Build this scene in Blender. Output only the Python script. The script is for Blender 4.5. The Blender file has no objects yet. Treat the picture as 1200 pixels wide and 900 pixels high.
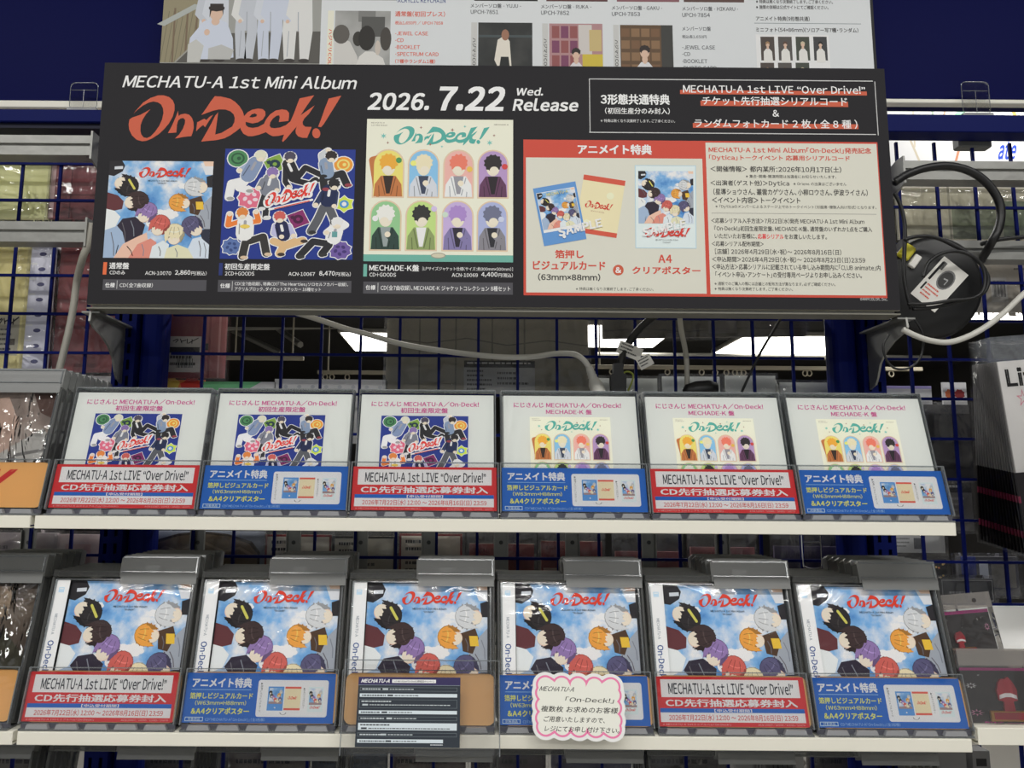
import bpy, math, random
from mathutils import Matrix, Vector
from mathutils.geometry import tessellate_polygon
random.seed(7)
R = math.radians
C = bpy.context.scene.collection
scene = bpy.context.scene

# ------------------------------------------------------------------ camera
CAM_P = Vector((0, 0, 1.45))
CAM_R = Matrix.Rotation(R(97.6), 3, 'X') @ Matrix.Rotation(R(0.45), 3, 'Z')
FPX, CX, CY = 900.0, 552.0, 450.0
cd = bpy.data.cameras.new('camera')
cd.sensor_width = 36.0
cd.lens = 36.0 * FPX / 1200.0
cd.shift_x = (600 - CX) / 1200.0
cd.clip_start = 0.02
cam = bpy.data.objects.new('camera', cd)
cam.matrix_world = Matrix.Translation(CAM_P) @ CAM_R.to_4x4()
C.objects.link(cam)
scene.camera = cam

# ------------------------------------------------------------------ view, world, lights
scene.view_settings.view_transform = 'Standard'
scene.view_settings.look = 'None'
scene.view_settings.gamma = 1.0
scene.view_settings.exposure = 0.12
scene.view_settings.use_curve_mapping = False
scene.cycles.transparent_max_bounces = 48
scene.cycles.max_bounces = 10
WORLD_STRENGTH = 0.34
w = bpy.data.worlds.new('shop_air'); scene.world = w
w.use_nodes = True
w.node_tree.nodes['Background'].inputs[0].default_value = (0.93, 0.97, 1.0, 1)
w.node_tree.nodes['Background'].inputs[1].default_value = WORLD_STRENGTH
CEIL_Z = 3.0
def area(name, loc, sx, sy, watts, rot=(0, 0, 0), color=(1.0, 0.985, 0.95)):
    l = bpy.data.lights.new(name, 'AREA'); l.shape = 'RECTANGLE'; l.size = sx; l.size_y = sy
    l.energy = watts; l.color = color
    o = bpy.data.objects.new(name, l); o.location = loc; o.rotation_euler = rot
    C.objects.link(o); return o
AISLE = 18.0
for lx in (-1.5, 0.0, 1.5):
    area('aisle_lamp', (lx, -0.55, CEIL_Z - 0.07), 1.15, 0.16, AISLE)
    area('aisle_lamp', (lx, -2.75, CEIL_Z - 0.07), 1.15, 0.16, AISLE)
for lx in (-1.4, 0.35, 2.1):
    area('far_aisle_lamp', (lx, 2.3, CEIL_Z - 0.07), 1.15, 0.16, 26.0)

# ------------------------------------------------------------------ pixel -> world helpers (layout only)
def ray(px, py):
    return CAM_R @ Vector(((px - CX) / FPX, (CY - py) / FPX, -1.0))
def PT(px, py, Y):
    d = ray(px, py); return CAM_P + d * (Y / d.y)

# ------------------------------------------------------------------ materials
def s2l(c):
    c = c / 255.0
    return c / 12.92 if c <= 0.04045 else ((c + 0.055) / 1.055) ** 2.4
MATS = {}
def pbr(name, rgb, rough=0.5, metal=0.0, spec=0.5, k=1.0, noise=0.0, nscale=30, bump=0.0, bscale=60):
    if name in MATS: return MATS[name]
    m = bpy.data.materials.new(name); m.use_nodes = True
    nt = m.node_tree; b = nt.nodes['Principled BSDF']
    col = tuple(min(0.92, s2l(c) * k) for c in rgb) + (1,)
    b.inputs['Base Color'].default_value = col
    b.inputs['Roughness'].default_value = rough
    b.inputs['Metallic'].default_value = metal
    b.inputs['Specular IOR Level'].default_value = spec
    if noise or bump:
        tc = nt.nodes.new('ShaderNodeTexCoord'); n = nt.nodes.new('ShaderNodeTexNoise')
        nt.links.new(tc.outputs['Object'], n.inputs['Vector'])
        n.inputs['Scale'].default_value = nscale; n.inputs['Detail'].default_value = 4
        if noise:
            r = nt.nodes.new('ShaderNodeMapRange')
            r.inputs[3].default_value = 1 - noise; r.inputs[4].default_value = 1 + noise
            nt.links.new(n.outputs['Fac'], r.inputs[0])
            mx = nt.nodes.new('ShaderNodeMix'); mx.data_type = 'RGBA'; mx.blend_type = 'MULTIPLY'
            mx.inputs['Factor'].default_value = 1; mx.inputs['A'].default_value = col
            nt.links.new(r.outputs[0], mx.inputs['B']); nt.links.new(mx.outputs['Result'], b.inputs['Base Color'])
        if bump:
            n2 = nt.nodes.new('ShaderNodeTexNoise'); n2.inputs['Scale'].default_value = bscale
            nt.links.new(tc.outputs['Object'], n2.inputs['Vector'])
            bp = nt.nodes.new('ShaderNodeBump'); bp.inputs['Strength'].default_value = bump; bp.inputs['Distance'].default_value = 0.004
            nt.links.new(n2.outputs['Fac'], bp.inputs['Height']); nt.links.new(bp.outputs[0], b.inputs['Normal'])
    MATS[name] = m; return m
INK_K = 1.32
def ink(r, g, b):
    return pbr('ink_%d_%d_%d' % (r, g, b), (r, g, b), 0.55, spec=0.25, k=INK_K)
def emit(name, rgb, s):
    if name in MATS: return MATS[name]
    m = bpy.data.materials.new(name); m.use_nodes = True; nt = m.node_tree
    nt.nodes.remove(nt.nodes['Principled BSDF'])
    e = nt.nodes.new('ShaderNodeEmission'); e.inputs[0].default_value = tuple(s2l(c) for c in rgb) + (1,); e.inputs[1].default_value = s
    nt.links.new(e.outputs[0], nt.nodes['Material Output'].inputs[0]); MATS[name] = m; return m
def plastic(name, tint=(1, 1, 1), clear=0.95, rough=0.06, bump=0.0, bscale=18, stretch=(1, 1, 1), ior=1.45, milk=0.0):
    """thin clear sheet: transparent + fresnel gloss (+ a little milky diffuse)"""
    if name in MATS: return MATS[name]
    m = bpy.data.materials.new(name); m.use_nodes = True; nt = m.node_tree; L = nt.links
    nt.nodes.remove(nt.nodes['Principled BSDF']); out = nt.nodes['Material Output']
    tr = nt.nodes.new('ShaderNodeBsdfTransparent'); tr.inputs[0].default_value = tuple(clear * t for t in tint) + (1,)
    gl = nt.nodes.new('ShaderNodeBsdfGlossy'); gl.inputs['Roughness'].default_value = rough; gl.inputs[0].default_value = (1, 1, 1, 1)
    fr = nt.nodes.new('ShaderNodeFresnel'); fr.inputs[0].default_value = ior
    mx = nt.nodes.new('ShaderNodeMixShader')
    base = tr.outputs[0]
    if milk:
        df = nt.nodes.new('ShaderNodeBsdfDiffuse'); df.inputs[0].default_value = tuple(0.85 * t for t in tint) + (1,)
        m2 = nt.nodes.new('ShaderNodeMixShader'); m2.inputs[0].default_value = milk
        L.new(base, m2.inputs[1]); L.new(df.outputs[0], m2.inputs[2]); base = m2.outputs[0]
    if bump:
        tc = nt.nodes.new('ShaderNodeTexCoord'); mp = nt.nodes.new('ShaderNodeMapping'); mp.inputs['Scale'].default_value = stretch
        n = nt.nodes.new('ShaderNodeTexNoise'); n.inputs['Scale'].default_value = bscale; n.inputs['Detail'].default_value = 3
        n.inputs['Distortion'].default_value = 1.2
        bp = nt.nodes.new('ShaderNodeBump'); bp.inputs['Strength'].default_value = bump; bp.inputs['Distance'].default_value = 0.012
        oi = nt.nodes.new('ShaderNodeObjectInfo'); va = nt.nodes.new('ShaderNodeVectorMath'); va.operation = 'ADD'
        vm = nt.nodes.new('ShaderNodeVectorMath'); vm.operation = 'SCALE'; vm.inputs[3].default_value = 7.0
        L.new(oi.outputs['Random'], vm.inputs[0]); L.new(tc.outputs['Object'], va.inputs[0]); L.new(vm.outputs[0], va.inputs[1])
        L.new(va.outputs[0], mp.inputs[0]); L.new(mp.outputs[0], n.inputs['Vector'])
        L.new(n.outputs['Fac'], bp.inputs['Height'])
        L.new(bp.outputs[0], gl.inputs['Normal']); L.new(bp.outputs[0], fr.inputs['Normal'])
    L.new(fr.outputs[0], mx.inputs[0]); L.new(base, mx.inputs[1]); L.new(gl.outputs[0], mx.inputs[2]); L.new(mx.outputs[0], out.inputs[0])
    MATS[name] = m; return m
def sky_print(name, blue, blue2, white, scale):
    if name in MATS: return MATS[name]
    m = bpy.data.materials.new(name); m.use_nodes = True; nt = m.node_tree; L = nt.links; b = nt.nodes['Principled BSDF']
    tc = nt.nodes.new('ShaderNodeTexCoord'); n = nt.nodes.new('ShaderNodeTexNoise')
    n.inputs['Scale'].default_value = scale; n.inputs['Detail'].default_value = 5; n.inputs['Roughness'].default_value = 0.55
    cr = nt.nodes.new('ShaderNodeValToRGB')
    e = cr.color_ramp.elements; k = INK_K
    f = lambda c: tuple(min(.92, s2l(x) * k) for x in c) + (1,)
    e[0].position = 0.32; e[0].color = f(blue); e[1].position = 0.62; e[1].color = f(white)
    x = cr.color_ramp.elements.new(0.46); x.color = f(blue2)
    L.new(tc.outputs['Object'], n.inputs['Vector']); L.new(n.outputs['Fac'], cr.inputs[0]); L.new(cr.outputs[0], b.inputs['Base Color'])
    b.inputs['Roughness'].default_value = 0.5; b.inputs['Specular IOR Level'].default_value = 0.25
    MATS[name] = m; return m
def blur_print(name, cols, scale, stretch=(1, 1, 1)):
    """soft photographic print: a few colours mixed by low noise"""
    if name in MATS: return MATS[name]
    m = bpy.data.materials.new(name); m.use_nodes = True; nt = m.node_tree; L = nt.links; b = nt.nodes['Principled BSDF']
    tc = nt.nodes.new('ShaderNodeTexCoord'); mp = nt.nodes.new('ShaderNodeMapping'); mp.inputs['Scale'].default_value = stretch
    n = nt.nodes.new('ShaderNodeTexNoise'); n.inputs['Scale'].default_value = scale; n.inputs['Detail'].default_value = 3
    cr = nt.nodes.new('ShaderNodeValToRGB'); e = cr.color_ramp.elements
    f = lambda c: tuple(min(.92, s2l(x) * INK_K) for x in c) + (1,)
    N = len(cols); e[0].position = 0.3; e[0].color = f(cols[0]); e[1].position = 0.7; e[1].color = f(cols[-1])
    for i in range(1, N - 1):
        x = e.new(0.3 + 0.4 * i / (N - 1)); x.color = f(cols[i])
    L.new(tc.outputs['Object'], mp.inputs[0]); L.new(mp.outputs[0], n.inputs['Vector']); L.new(n.outputs['Fac'], cr.inputs[0]); L.new(cr.outputs[0], b.inputs['Base Color'])
    b.inputs['Roughness'].default_value = 0.5; b.inputs['Specular IOR Level'].default_value = 0.25
    MATS[name] = m; return m

NAVY = pbr('navy_enamel', (14, 24, 88), 0.42, spec=0.06, k=1.0, noise=0.06, nscale=12)
NAVY_SHADE = pbr('navy_painted_shade', (10, 12, 40), 0.7)  # darker copy of the navy: shade put into the colour
PANEL = pbr('header_navy_laminate', (9, 14, 70), 0.40, spec=0.03, k=1.0, noise=0.05, nscale=5)
STEEL = pbr('galvanised_steel', (150, 150, 146), 0.45, metal=0.75, noise=0.16, nscale=40, bump=0.10, bscale=70)
CHROME = pbr('bright_hook_steel', (220, 220, 220), 0.2, metal=1.0)
CREAMW = pbr('cream_white_enamel', (232, 229, 216), 0.45, spec=0.35, k=1.12, noise=0.03, nscale=14)
WHITEP = ink(218, 220, 221)
BLACKP = ink(30, 30, 32)
BOARD = pbr('board_charcoal_print', (48, 47, 50), 0.6, spec=0.10, k=1.0)
FOAM = pbr('foam_board_edge', (196, 192, 180), 0.7)
RUBBER = pbr('black_rubber', (22, 22, 23), 0.45, noise=0.1, nscale=60)
CABLE_W = pbr('white_vinyl_cable', (205, 203, 195), 0.45, noise=0.05, nscale=60)
CABLE_G = pbr('warm_grey_conduit', (168, 165, 155), 0.5, noise=0.06, nscale=60)
FILM = plastic('clear_film_wrinkled', clear=0.975, rough=0.05, bump=0.26, bscale=8, stretch=(1.8, 1, 0.6), ior=1.33)
WRAP = plastic('cd_shrink_wrap', clear=0.985, rough=0.05, bump=0.10, bscale=10, stretch=(1.0, 1, 1.6), ior=1.25)
FILM2 = plastic('clear_pouch_film', clear=0.96, rough=0.06, bump=0.7, bscale=16, stretch=(1.6, 1, 0.7), ior=1.5)
ACRYL = plastic('clear_acrylic', clear=0.97, rough=0.03, ior=1.45, bump=0.05, bscale=7)
ACEDGE = plastic('acrylic_edge', tint=(0.78, 0.82, 0.84), clear=0.75, rough=0.12, ior=1.6, milk=0.22)
SMOKE = plastic('smoke_grey_keeper', tint=(0.55, 0.56, 0.55), clear=0.8, rough=0.3, ior=1.35, milk=0.13)
SMOKE2 = plastic('smoke_grey_tab', tint=(0.60, 0.61, 0.60), clear=0.85, rough=0.28, ior=1.42, milk=0.32)
FOOT = plastic('clear_foot_block', tint=(0.8, 0.81, 0.84), clear=0.8, rough=0.15, ior=1.5, milk=0.45)
FOOTD = pbr('dark_foot_gap', (96, 96, 106), 0.4, k=1.0)

# ------------------------------------------------------------------ mesh helpers
class MB:
    def __init__(s): s.v = []; s.f = []; s.m = []; s.mats = []; s.n = 0
    def mi(s, mat):
        if mat not in s.mats: s.mats.append(mat)
        return s.mats.index(mat)
    def box(s, x0, x1, y0, y1, z0, z1, mat, M=None, bev=0.0):
        i = s.mi(mat); b = len(s.v)
        if bev > 0:      # chamfered box
            e = min(bev, (x1-x0)/2.2, (y1-y0)/2.2, (z1-z0)/2.2)
            ring = lambda z, d: [(x0+d, y0+d, z), (x1-d, y0+d, z), (x1-d, y1-d, z), (x0+d, y1-d, z)]
            def oct_(z): return [(x0+e, y0, z), (x1-e, y0, z), (x1, y0+e, z), (x1, y1-e, z), (x1-e, y1, z), (x0+e, y1, z), (x0, y1-e, z), (x0, y0+e, z)]
            def oct_in(z): return [(x0+e, y0+e, z), (x1-e, y0+e, z), (x1-e, y0+e, z), (x1-e, y1-e, z), (x1-e, y1-e, z), (x0+e, y1-e, z), (x0+e, y1-e, z), (x0+e, y0+e, z)]
            q = ring(z0, e) + oct_(z0+e) + oct_(z1-e) + ring(z1, e)
            s.v += [tuple(M @ Vector(p)) if M else p for p in q]
            F = [(3, 2, 1, 0), (20, 21, 22, 23)]
            for k in range(8): F.append((4+k, 4+(k+1) % 8, 12+(k+1) % 8, 12+k))
            for k in range(4):
                a, bb = 2*k, (2*k+1) % 8
                F.append((k, (k+1) % 4, 4+bb, 4+a)); F.append((12+a, 12+bb, 20+(k+1) % 4, 20+k))
                c = (2*k+2) % 8
                F.append(((k+1) % 4, 4+c, 4+bb)); F.append((12+bb, 12+c, 20+(k+1) % 4))
            s.f += [tuple(b+t for t in f) for f in F]; s.m += [i]*len(F); return
        q = [(x0, y0, z0), (x1, y0, z0), (x1, y1, z0), (x0, y1, z0), (x0, y0, z1), (x1, y0, z1), (x1, y1, z1), (x0, y1, z1)]
        s.v += [tuple(M @ Vector(p)) if M else p for p in q]
        F = [(0, 3, 2, 1), (4, 5, 6, 7), (0, 1, 5, 4), (1, 2, 6, 5), (2, 3, 7, 6), (3, 0, 4, 7)]
        s.f += [tuple(b+t for t in f) for f in F]; s.m += [i]*6
    def prism(s, pts, y0, y1, mat, M=None, plane='xz'):
        """extrude a closed outline; plane xz -> along y, yz -> along x, xy -> along z"""
        i = s.mi(mat); b = len(s.v); n = len(pts)
        def P(a, c, d):
            p = {'xz': (a, d, c), 'yz': (d, a, c), 'xy': (a, c, d)}[plane]
            return tuple(M @ Vector(p)) if M else p
        s.v += [P(a, c, y0) for a, c in pts] + [P(a, c, y1) for a, c in pts]
        tris = tessellate_polygon([[Vector((a, c, 0)) for a, c in pts]])
        for t in tris:
            s.f.append(tuple(b+k for k in t)); s.f.append(tuple(b+n+k for k in reversed(t))); s.m += [i, i]
        for k in range(n):
            s.f.append((b+k, b+(k+1) % n, b+n+(k+1) % n, b+n+k)); s.m.append(i)
    def tube(s, pts, r, mat, seg=8, smooth=True, flat=1.0):
        pts = [Vector(p) for p in pts]
        if smooth and len(pts) > 2: pts = catmull(pts, 7)
        i = s.mi(mat); b = len(s.v); n = len(pts)
        up = Vector((0.13, 0.31, 0.94))
        for k, p in enumerate(pts):
            t = (pts[min(k+1, n-1)] - pts[max(k-1, 0)]).normalized()
            if abs(t.dot(up)) > 0.97: up = Vector((0.9, 0.4, 0.1))
            a = t.cross(up).normalized(); c = a.cross(t).normalized(); up = c
            for q in range(seg):
                an = 2*math.pi*q/seg
                s.v.append(tuple(p + a*(r*math.cos(an)) + c*(r*flat*math.sin(an))))
        for k in range(n-1):
            for q in range(seg):
                s.f.append((b+k*seg+q, b+k*seg+(q+1) % seg, b+(k+1)*seg+(q+1) % seg, b+(k+1)*seg+q)); s.m.append(i)
        s.f.append(tuple(b+q for q in reversed(range(seg)))); s.f.append(tuple(b+(n-1)*seg+q for q in range(seg))); s.m += [i, i]
    def lathe(s, prof, mat, M=None, seg=32):
        """profile (r, h) round the local y axis"""
        i = s.mi(mat); b = len(s.v); n = len(prof)
        for r, h in prof:
            for q in range(seg):
                a = 2*math.pi*q/seg; p = Vector((r*math.cos(a), h, r*math.sin(a)))
                s.v.append(tuple(M @ p) if M else tuple(p))
        for k in range(n-1):
            for q in range(seg):
                s.f.append((b+k*seg+q, b+k*seg+(q+1) % seg, b+(k+1)*seg+(q+1) % seg, b+(k+1)*seg+q)); s.m.append(i)
    def mesh(s, name):
        me = bpy.data.meshes.new(name); me.from_pydata(s.v, [], s.f)
        for m in s.mats: me.materials.append(m)
        me.polygons.foreach_set('material_index', s.m); me.update(); return me
    def build(s, name, parent=None, loc=(0, 0, 0), rot=(0, 0, 0), fix=True, shade=False):
        me = s.mesh(name)
        if fix:
            import bmesh
            bm = bmesh.new(); bm.from_mesh(me); bmesh.ops.recalc_face_normals(bm, faces=bm.faces); bm.to_mesh(me); bm.free()
        if shade:
            for p in me.polygons: p.use_smooth = True
        o = bpy.data.objects.new(name, me); C.objects.link(o); o.location = loc; o.rotation_euler = rot
        if parent: o.parent = parent
        return o
def catmull(p, n):
    out = []
    for i in range(len(p)-1):
        p0 = p[max(i-1, 0)]; p1 = p[i]; p2 = p[i+1]; p3 = p[min(i+2, len(p)-1)]
        for k in range(n):
            t = k/n
            out.append(0.5*((2*p1)+(p2-p0)*t+(2*p0-5*p1+4*p2-p3)*t*t+(3*p1-p0-3*p2+p3)*t*t*t))
    out.append(p[-1]); return out
def tag(o, label, cat, group=None, kind=None):
    if label: o['label'] = label
    if cat: o['category'] = cat
    if group: o['group'] = group
    if kind: o['kind'] = kind
    return o
def thing(name, label, cat, loc=(0, 0, 0), rot=(0, 0, 0), group=None):
    o = bpy.data.objects.new(name, None); o.empty_display_size = 0.02; C.objects.link(o)
    o.location = loc; o.rotation_euler = rot
    return tag(o, label, cat, group)
def copy_tree(o, parent=None, loc=None, label=None, group=None):
    c = o.copy(); C.objects.link(c)
    if parent: c.parent = parent
    if loc is not None: c.location = loc
    if label: c['label'] = label
    if group: c['group'] = group
    for ch in [x for x in bpy.data.objects if x.parent == o]: copy_tree(ch, c)
    return c

# ------------------------------------------------------------------ flat print builder (ink layers on a sheet, facing -y)
EPS = 0.00005
GL = {}; CH = {}
def char_mesh(c, res):
    key = (c, res)
    if key in CH: return CH[key]
    cu = bpy.data.curves.new('glyph', 'FONT'); cu.body = c; cu.size = 1; cu.resolution_u = res
    o = bpy.data.objects.new('glyph', cu); C.objects.link(o)
    dg = bpy.context.evaluated_depsgraph_get()
    me = bpy.data.meshes.new_from_object(o.evaluated_get(dg))
    v = [(p.co.x, p.co.y) for p in me.vertices]; f = [tuple(p.vertices) for p in me.polygons]
    bpy.data.objects.remove(o); bpy.data.curves.remove(cu); bpy.data.meshes.remove(me)
    CH[key] = (v, f); return CH[key]
def glyphs(s, bold=0.0, res=2):
    """proportional gothic setting: latin letters take the full-width gothic shapes, closely spaced"""
    key = (s, bold, res)
    if key in GL: return GL[key]
    V = []; F = []; x = 0.0
    for c in s:
        if c == ' ': x += 0.30; continue
        lat = 0x21 <= ord(c) <= 0x7e
        if c == '-':
            b = len(V); V += [(x+.06, .29-bold*.7), (x+.30+bold, .29-bold*.7), (x+.30+bold, .36+bold*.7), (x+.06, .36+bold*.7)]; F += [(b, b+1, b+2, b+3)]; x += .37+bold; continue
        v, f = char_mesh(chr(ord(c)+0xFEE0) if lat else c, res)
        if not v: x += .5; continue
        x0 = min(p[0] for p in v); x1 = max(p[0] for p in v); wd = x1-x0
        if lat or c in '“”×©': dx = x-x0+0.05; adv = wd+0.10+bold
        elif c in '、。': dx = x-x0+0.04; adv = .6
        elif c in '（＜「『［【': dx = x-x0+0.1; adv = wd+.2
        elif c in '）＞」』］】': dx = x-x0+0.05; adv = wd+.2
        elif c in '・：': dx = x-x0+0.15; adv = wd+.3
        else: dx = x; adv = 1.0
        for k, (ox, oy) in enumerate(((0, 0),) if bold == 0 else ((-bold, -bold*.7), (bold, -bold*.7), (-bold, bold*.7), (bold, bold*.7))):
            b = len(V); V += [(p[0]+dx+ox, p[1]+oy) for p in v]; F += [tuple(b+i for i in t) for t in f]
        x += adv
    x0 = min(p[0] for p in V); x1 = max(p[0] for p in V); y0 = min(p[1] for p in V); y1 = max(p[1] for p in V)
    V = [((a-x0)/(x1-x0), (b-y0)/(y1-y0)) for a, b in V]
    # shape runs: copies of one glyph overlap, so each face carries the copy it belongs to
    GL[key] = (V, F); return GL[key]
class Pr(MB):
    def raw(s, pts, faces, mat, L):
        i = s.mi(mat); b = len(s.v); s.n += 1; y = -L*EPS-(s.n % 24)*2e-6
        s.v += [(x, y, z) for x, z in pts]
        for f in faces:
            a = 0.0
            for k in range(len(f)):
                p, q = pts[f[k]], pts[f[(k+1) % len(f)]]; a += p[0]*q[1]-q[0]*p[1]
            s.f.append(tuple(b+k for k in (f if a > 0 else reversed(f)))); s.m.append(i)
    def rawt(s, pts, faces, mat, L):
        # lettering: overlapping copies of a stroke sit a hair apart
        i = s.mi(mat); b = len(s.v); run = 0; last = -1; ys = {}
        par = list(range(len(pts)))
        def find(a):
            while par[a] != a: par[a] = par[par[a]]; a = par[a]
            return a
        for f in faces:
            for k in f[1:]: par[find(k)] = find(f[0])
        out = []
        for k, (x, z) in enumerate(pts):
            r = find(k)
            if r not in ys: ys[r] = (len(ys) % 20)*2e-6
            out.append((x, -L*EPS-ys[r], z))
        s.v += out
        for f in faces:
            a = 0.0
            for k in range(len(f)):
                p, q = pts[f[k]], pts[f[(k+1) % len(f)]]; a += p[0]*q[1]-q[0]*p[1]
            s.f.append(tuple(b+k for k in (f if a > 0 else reversed(f)))); s.m.append(i)
    def poly(s, loops, mat, L):
        if not isinstance(loops[0], list): loops = [list(loops)]
        flat = [p for l in loops for p in l]
        s.raw(flat, tessellate_polygon([[Vector((x, z, 0)) for x, z in l] for l in loops]), mat, L)
    def fp(s, F, uv, mat, L): s.poly([F(u, v) for u, v in uv], mat, L)
    def rect(s, F, u0, v0, u1, v1, mat, L): s.raw([F(u0, v0), F(u1, v0), F(u1, v1), F(u0, v1)], [(0, 1, 2, 3)], mat, L)
    def frame(s, F, u0, v0, u1, v1, tu, tv, mat, L):
        s.rect(F, u0, v0, u1, v0+tv, mat, L); s.rect(F, u0, v1-tv, u1, v1, mat, L)
        s.rect(F, u0, v0+tv, u0+tu, v1-tv, mat, L); s.rect(F, u1-tu, v0+tv, u1, v1-tv, mat, L)
    def ell(s, F, u, v, ru, rv, mat, L, rot=0.0, n=18):
        c, d = math.cos(rot), math.sin(rot)
        s.raw([F(u+ru*math.cos(t)*c-rv*math.sin(t)*d, v+ru*math.cos(t)*d+rv*math.sin(t)*c) for t in [2*math.pi*k/n for k in range(n)]], [tuple(range(n))], mat, L)
    def tuft(s, F, u, v, r, mat, L, seed, spikes=13, amp=0.16):
        rn = random.Random(seed); pts = []
        for k in range(spikes*2):
            t = 2*math.pi*k/(spikes*2); q = r*(1+(amp*rn.uniform(.4, 1) if k % 2 else -amp*0.25)); pts.append((u+q*math.cos(t), v+q*math.sin(t)))
        s.fp(F, pts, mat, L)
    def line(s, F, pts, wd, mat, L, cap=True):
        """thick polyline in uv space"""
        for (a, b) in zip(pts[:-1], pts[1:]):
            dx, dy = b[0]-a[0], b[1]-a[1]; l = math.hypot(dx, dy) or 1e-9; nx, ny = -dy/l*wd/2, dx/l*wd/2
            s.raw([F(a[0]+nx, a[1]+ny), F(b[0]+nx, b[1]+ny), F(b[0]-nx, b[1]-ny), F(a[0]-nx, a[1]-ny)], [(0, 1, 2, 3)], mat, L)
        if cap:
            for p in pts: s.ell(F, p[0], p[1], wd/2, wd/2, mat, L, n=10)
    def text(s, F, t, u0, v0, u1, v1, mat, L, bold=0.0, shear=0.0, rot=0, res=2):
        v, f = glyphs(t, bold, res); pts = []
        for gx, gy in v:
            if rot == 90: pts.append(F(u0+gy*(u1-u0), v0+gx*(v1-v0)))
            else: pts.append(F(u0+gx*(u1-u0)+shear*(gy-0.5)*(v1-v0), v1-gy*(v1-v0)))
        s.rawt(pts, f, mat, L)
def FR(x0, ztop, w, h):
    return lambda u, v: (x0+u*w, ztop-v*h)
def AFF(tl, tr, bl, G):
    return lambda u, v: G(tl[0]+u*(tr[0]-tl[0])+v*(bl[0]-tl[0]), tl[1]+u*(tr[1]-tl[1])+v*(bl[1]-tl[1]))

# ------------------------------------------------------------------ the wordmark (traced outlines, 2300 x 500 units)
def sm(pts): return pts
LOGO = [
 [[(105,258),(150,205),(210,140),(290,90),(370,63),(430,62),(490,80),(530,115),(550,160),(550,220),(530,290),(490,360),(440,420),(380,475),(310,520),(250,545),(200,552),(140,535),(90,490),(60,430),(53,370),(63,318),(90,300),(180,270),(240,238),(287,211),(240,265),(205,320),(183,380),(180,440),(190,480),(215,510),(250,518),(290,500),(340,450),(385,385),(415,320),(430,250),(425,200),(405,160),(370,137),(320,128),(270,140),(210,170),(150,215)]],
 [[(478,465),(520,390),(560,300),(588,228),(594,283),(620,265),(665,257),(710,270),(740,305),(755,350),(758,410),(745,460),(732,497),(650,505),(553,523),(600,480),(640,420),(662,360),(665,325),(645,303),(615,308),(590,330),(575,380),(570,458),(520,462)]],
 [[(783,445),(795,350),(850,322),(870,312),(895,325),(930,290),(967,270),(920,340),(880,402),(860,378),(825,405)]],
 [[(840,272),(890,205),(940,130),(985,72),(1050,75),(1110,88),(1154,100),(1204,130),(1254,180),(1289,235),(1305,290),(1295,350),(1265,405),(1210,450),(1150,490),(1090,520),(1000,540),(838,555),(900,450),(950,360),(990,280),(1022,243),(1008,350),(990,480),(1060,462),(1120,425),(1174,395),(1198,345),(1202,305),(1190,265),(1154,232),(1100,213),(1030,212),(960,228),(900,250)]],
 [[(1264,330),(1302,285),(1344,240),(1394,215),(1454,203),(1504,210),(1532,235),(1534,275),(1504,320),(1454,350),(1394,362),(1319,345),(1322,380),(1349,402),(1394,410),(1454,400),(1526,362),(1554,420),(1539,455),(1464,482),(1394,498),(1344,497),(1294,470),(1264,420)],
  [(1359,295),(1384,265),(1419,255),(1444,268),(1434,288),(1394,298)]],
 [[(1519,362),(1544,315),(1584,265),(1644,225),(1714,212),(1764,220),(1789,250),(1789,290),(1782,335),(1679,347),(1689,300),(1684,275),(1654,280),(1614,310),(1586,350),(1579,385),(1594,408),(1634,413),(1694,405),(1754,380),(1812,335),(1845,410),(1744,478),(1674,495),(1614,498),(1574,480),(1539,455),(1514,400)]],
 [[(1904,95),(2061,62),(1984,170),(1914,275),(2066,170),(2004,260),(1954,310),(1936,345),(1939,375),(1964,397),(2034,400),(2009,460),(1986,515),(1934,515),(1889,500),(1864,470),(1859,440),(1872,395),(1814,460),(1764,520),(1722,560),(1714,545),(1736,475),(1774,400),(1809,330),(1844,250),(1874,170)]],
 [[(2219,97),(2354,66),(2304,150),(2234,260),(2164,370),(2134,402),(2104,397),(2139,310),(2174,210)]],
]
def logo(P, F, u0, v0, u1, v1, mat, L, skew=0.0):
    G = lambda x, y: F(u0+(x-55)/2300*(u1-u0)+skew*(0), v0+(y-60)/500*(v1-v0)+skew*((x-55)/2300)*(u1-u0))
    for loops in LOGO: P.poly([[G(x, y) for x, y in l] for l in loops], mat, L)
    n = 14; P.raw([G(2084+42*math.cos(t)+14*math.sin(t), 467+52*math.sin(t)-14*math.cos(t)) for t in [2*math.pi*k/n for k in range(n)]], [tuple(range(n))], mat, L)
    return G
def logo_outline(P, F, u0, v0, u1, v1, mat, L, wd, skew=0.0):
    G = lambda x, y: (u0+(x-55)/2300*(u1-u0), v0+(y-60)/500*(v1-v0)+skew*((x-55)/2300)*(u1-u0))
    for loops in LOGO:
        l = [G(x, y) for x, y in loops[0]]; P.line(F, l+[l[0]], wd, mat, L)
    P.ell(F, *G(2084, 467), wd*0.9, wd*1.1, mat, L)

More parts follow.
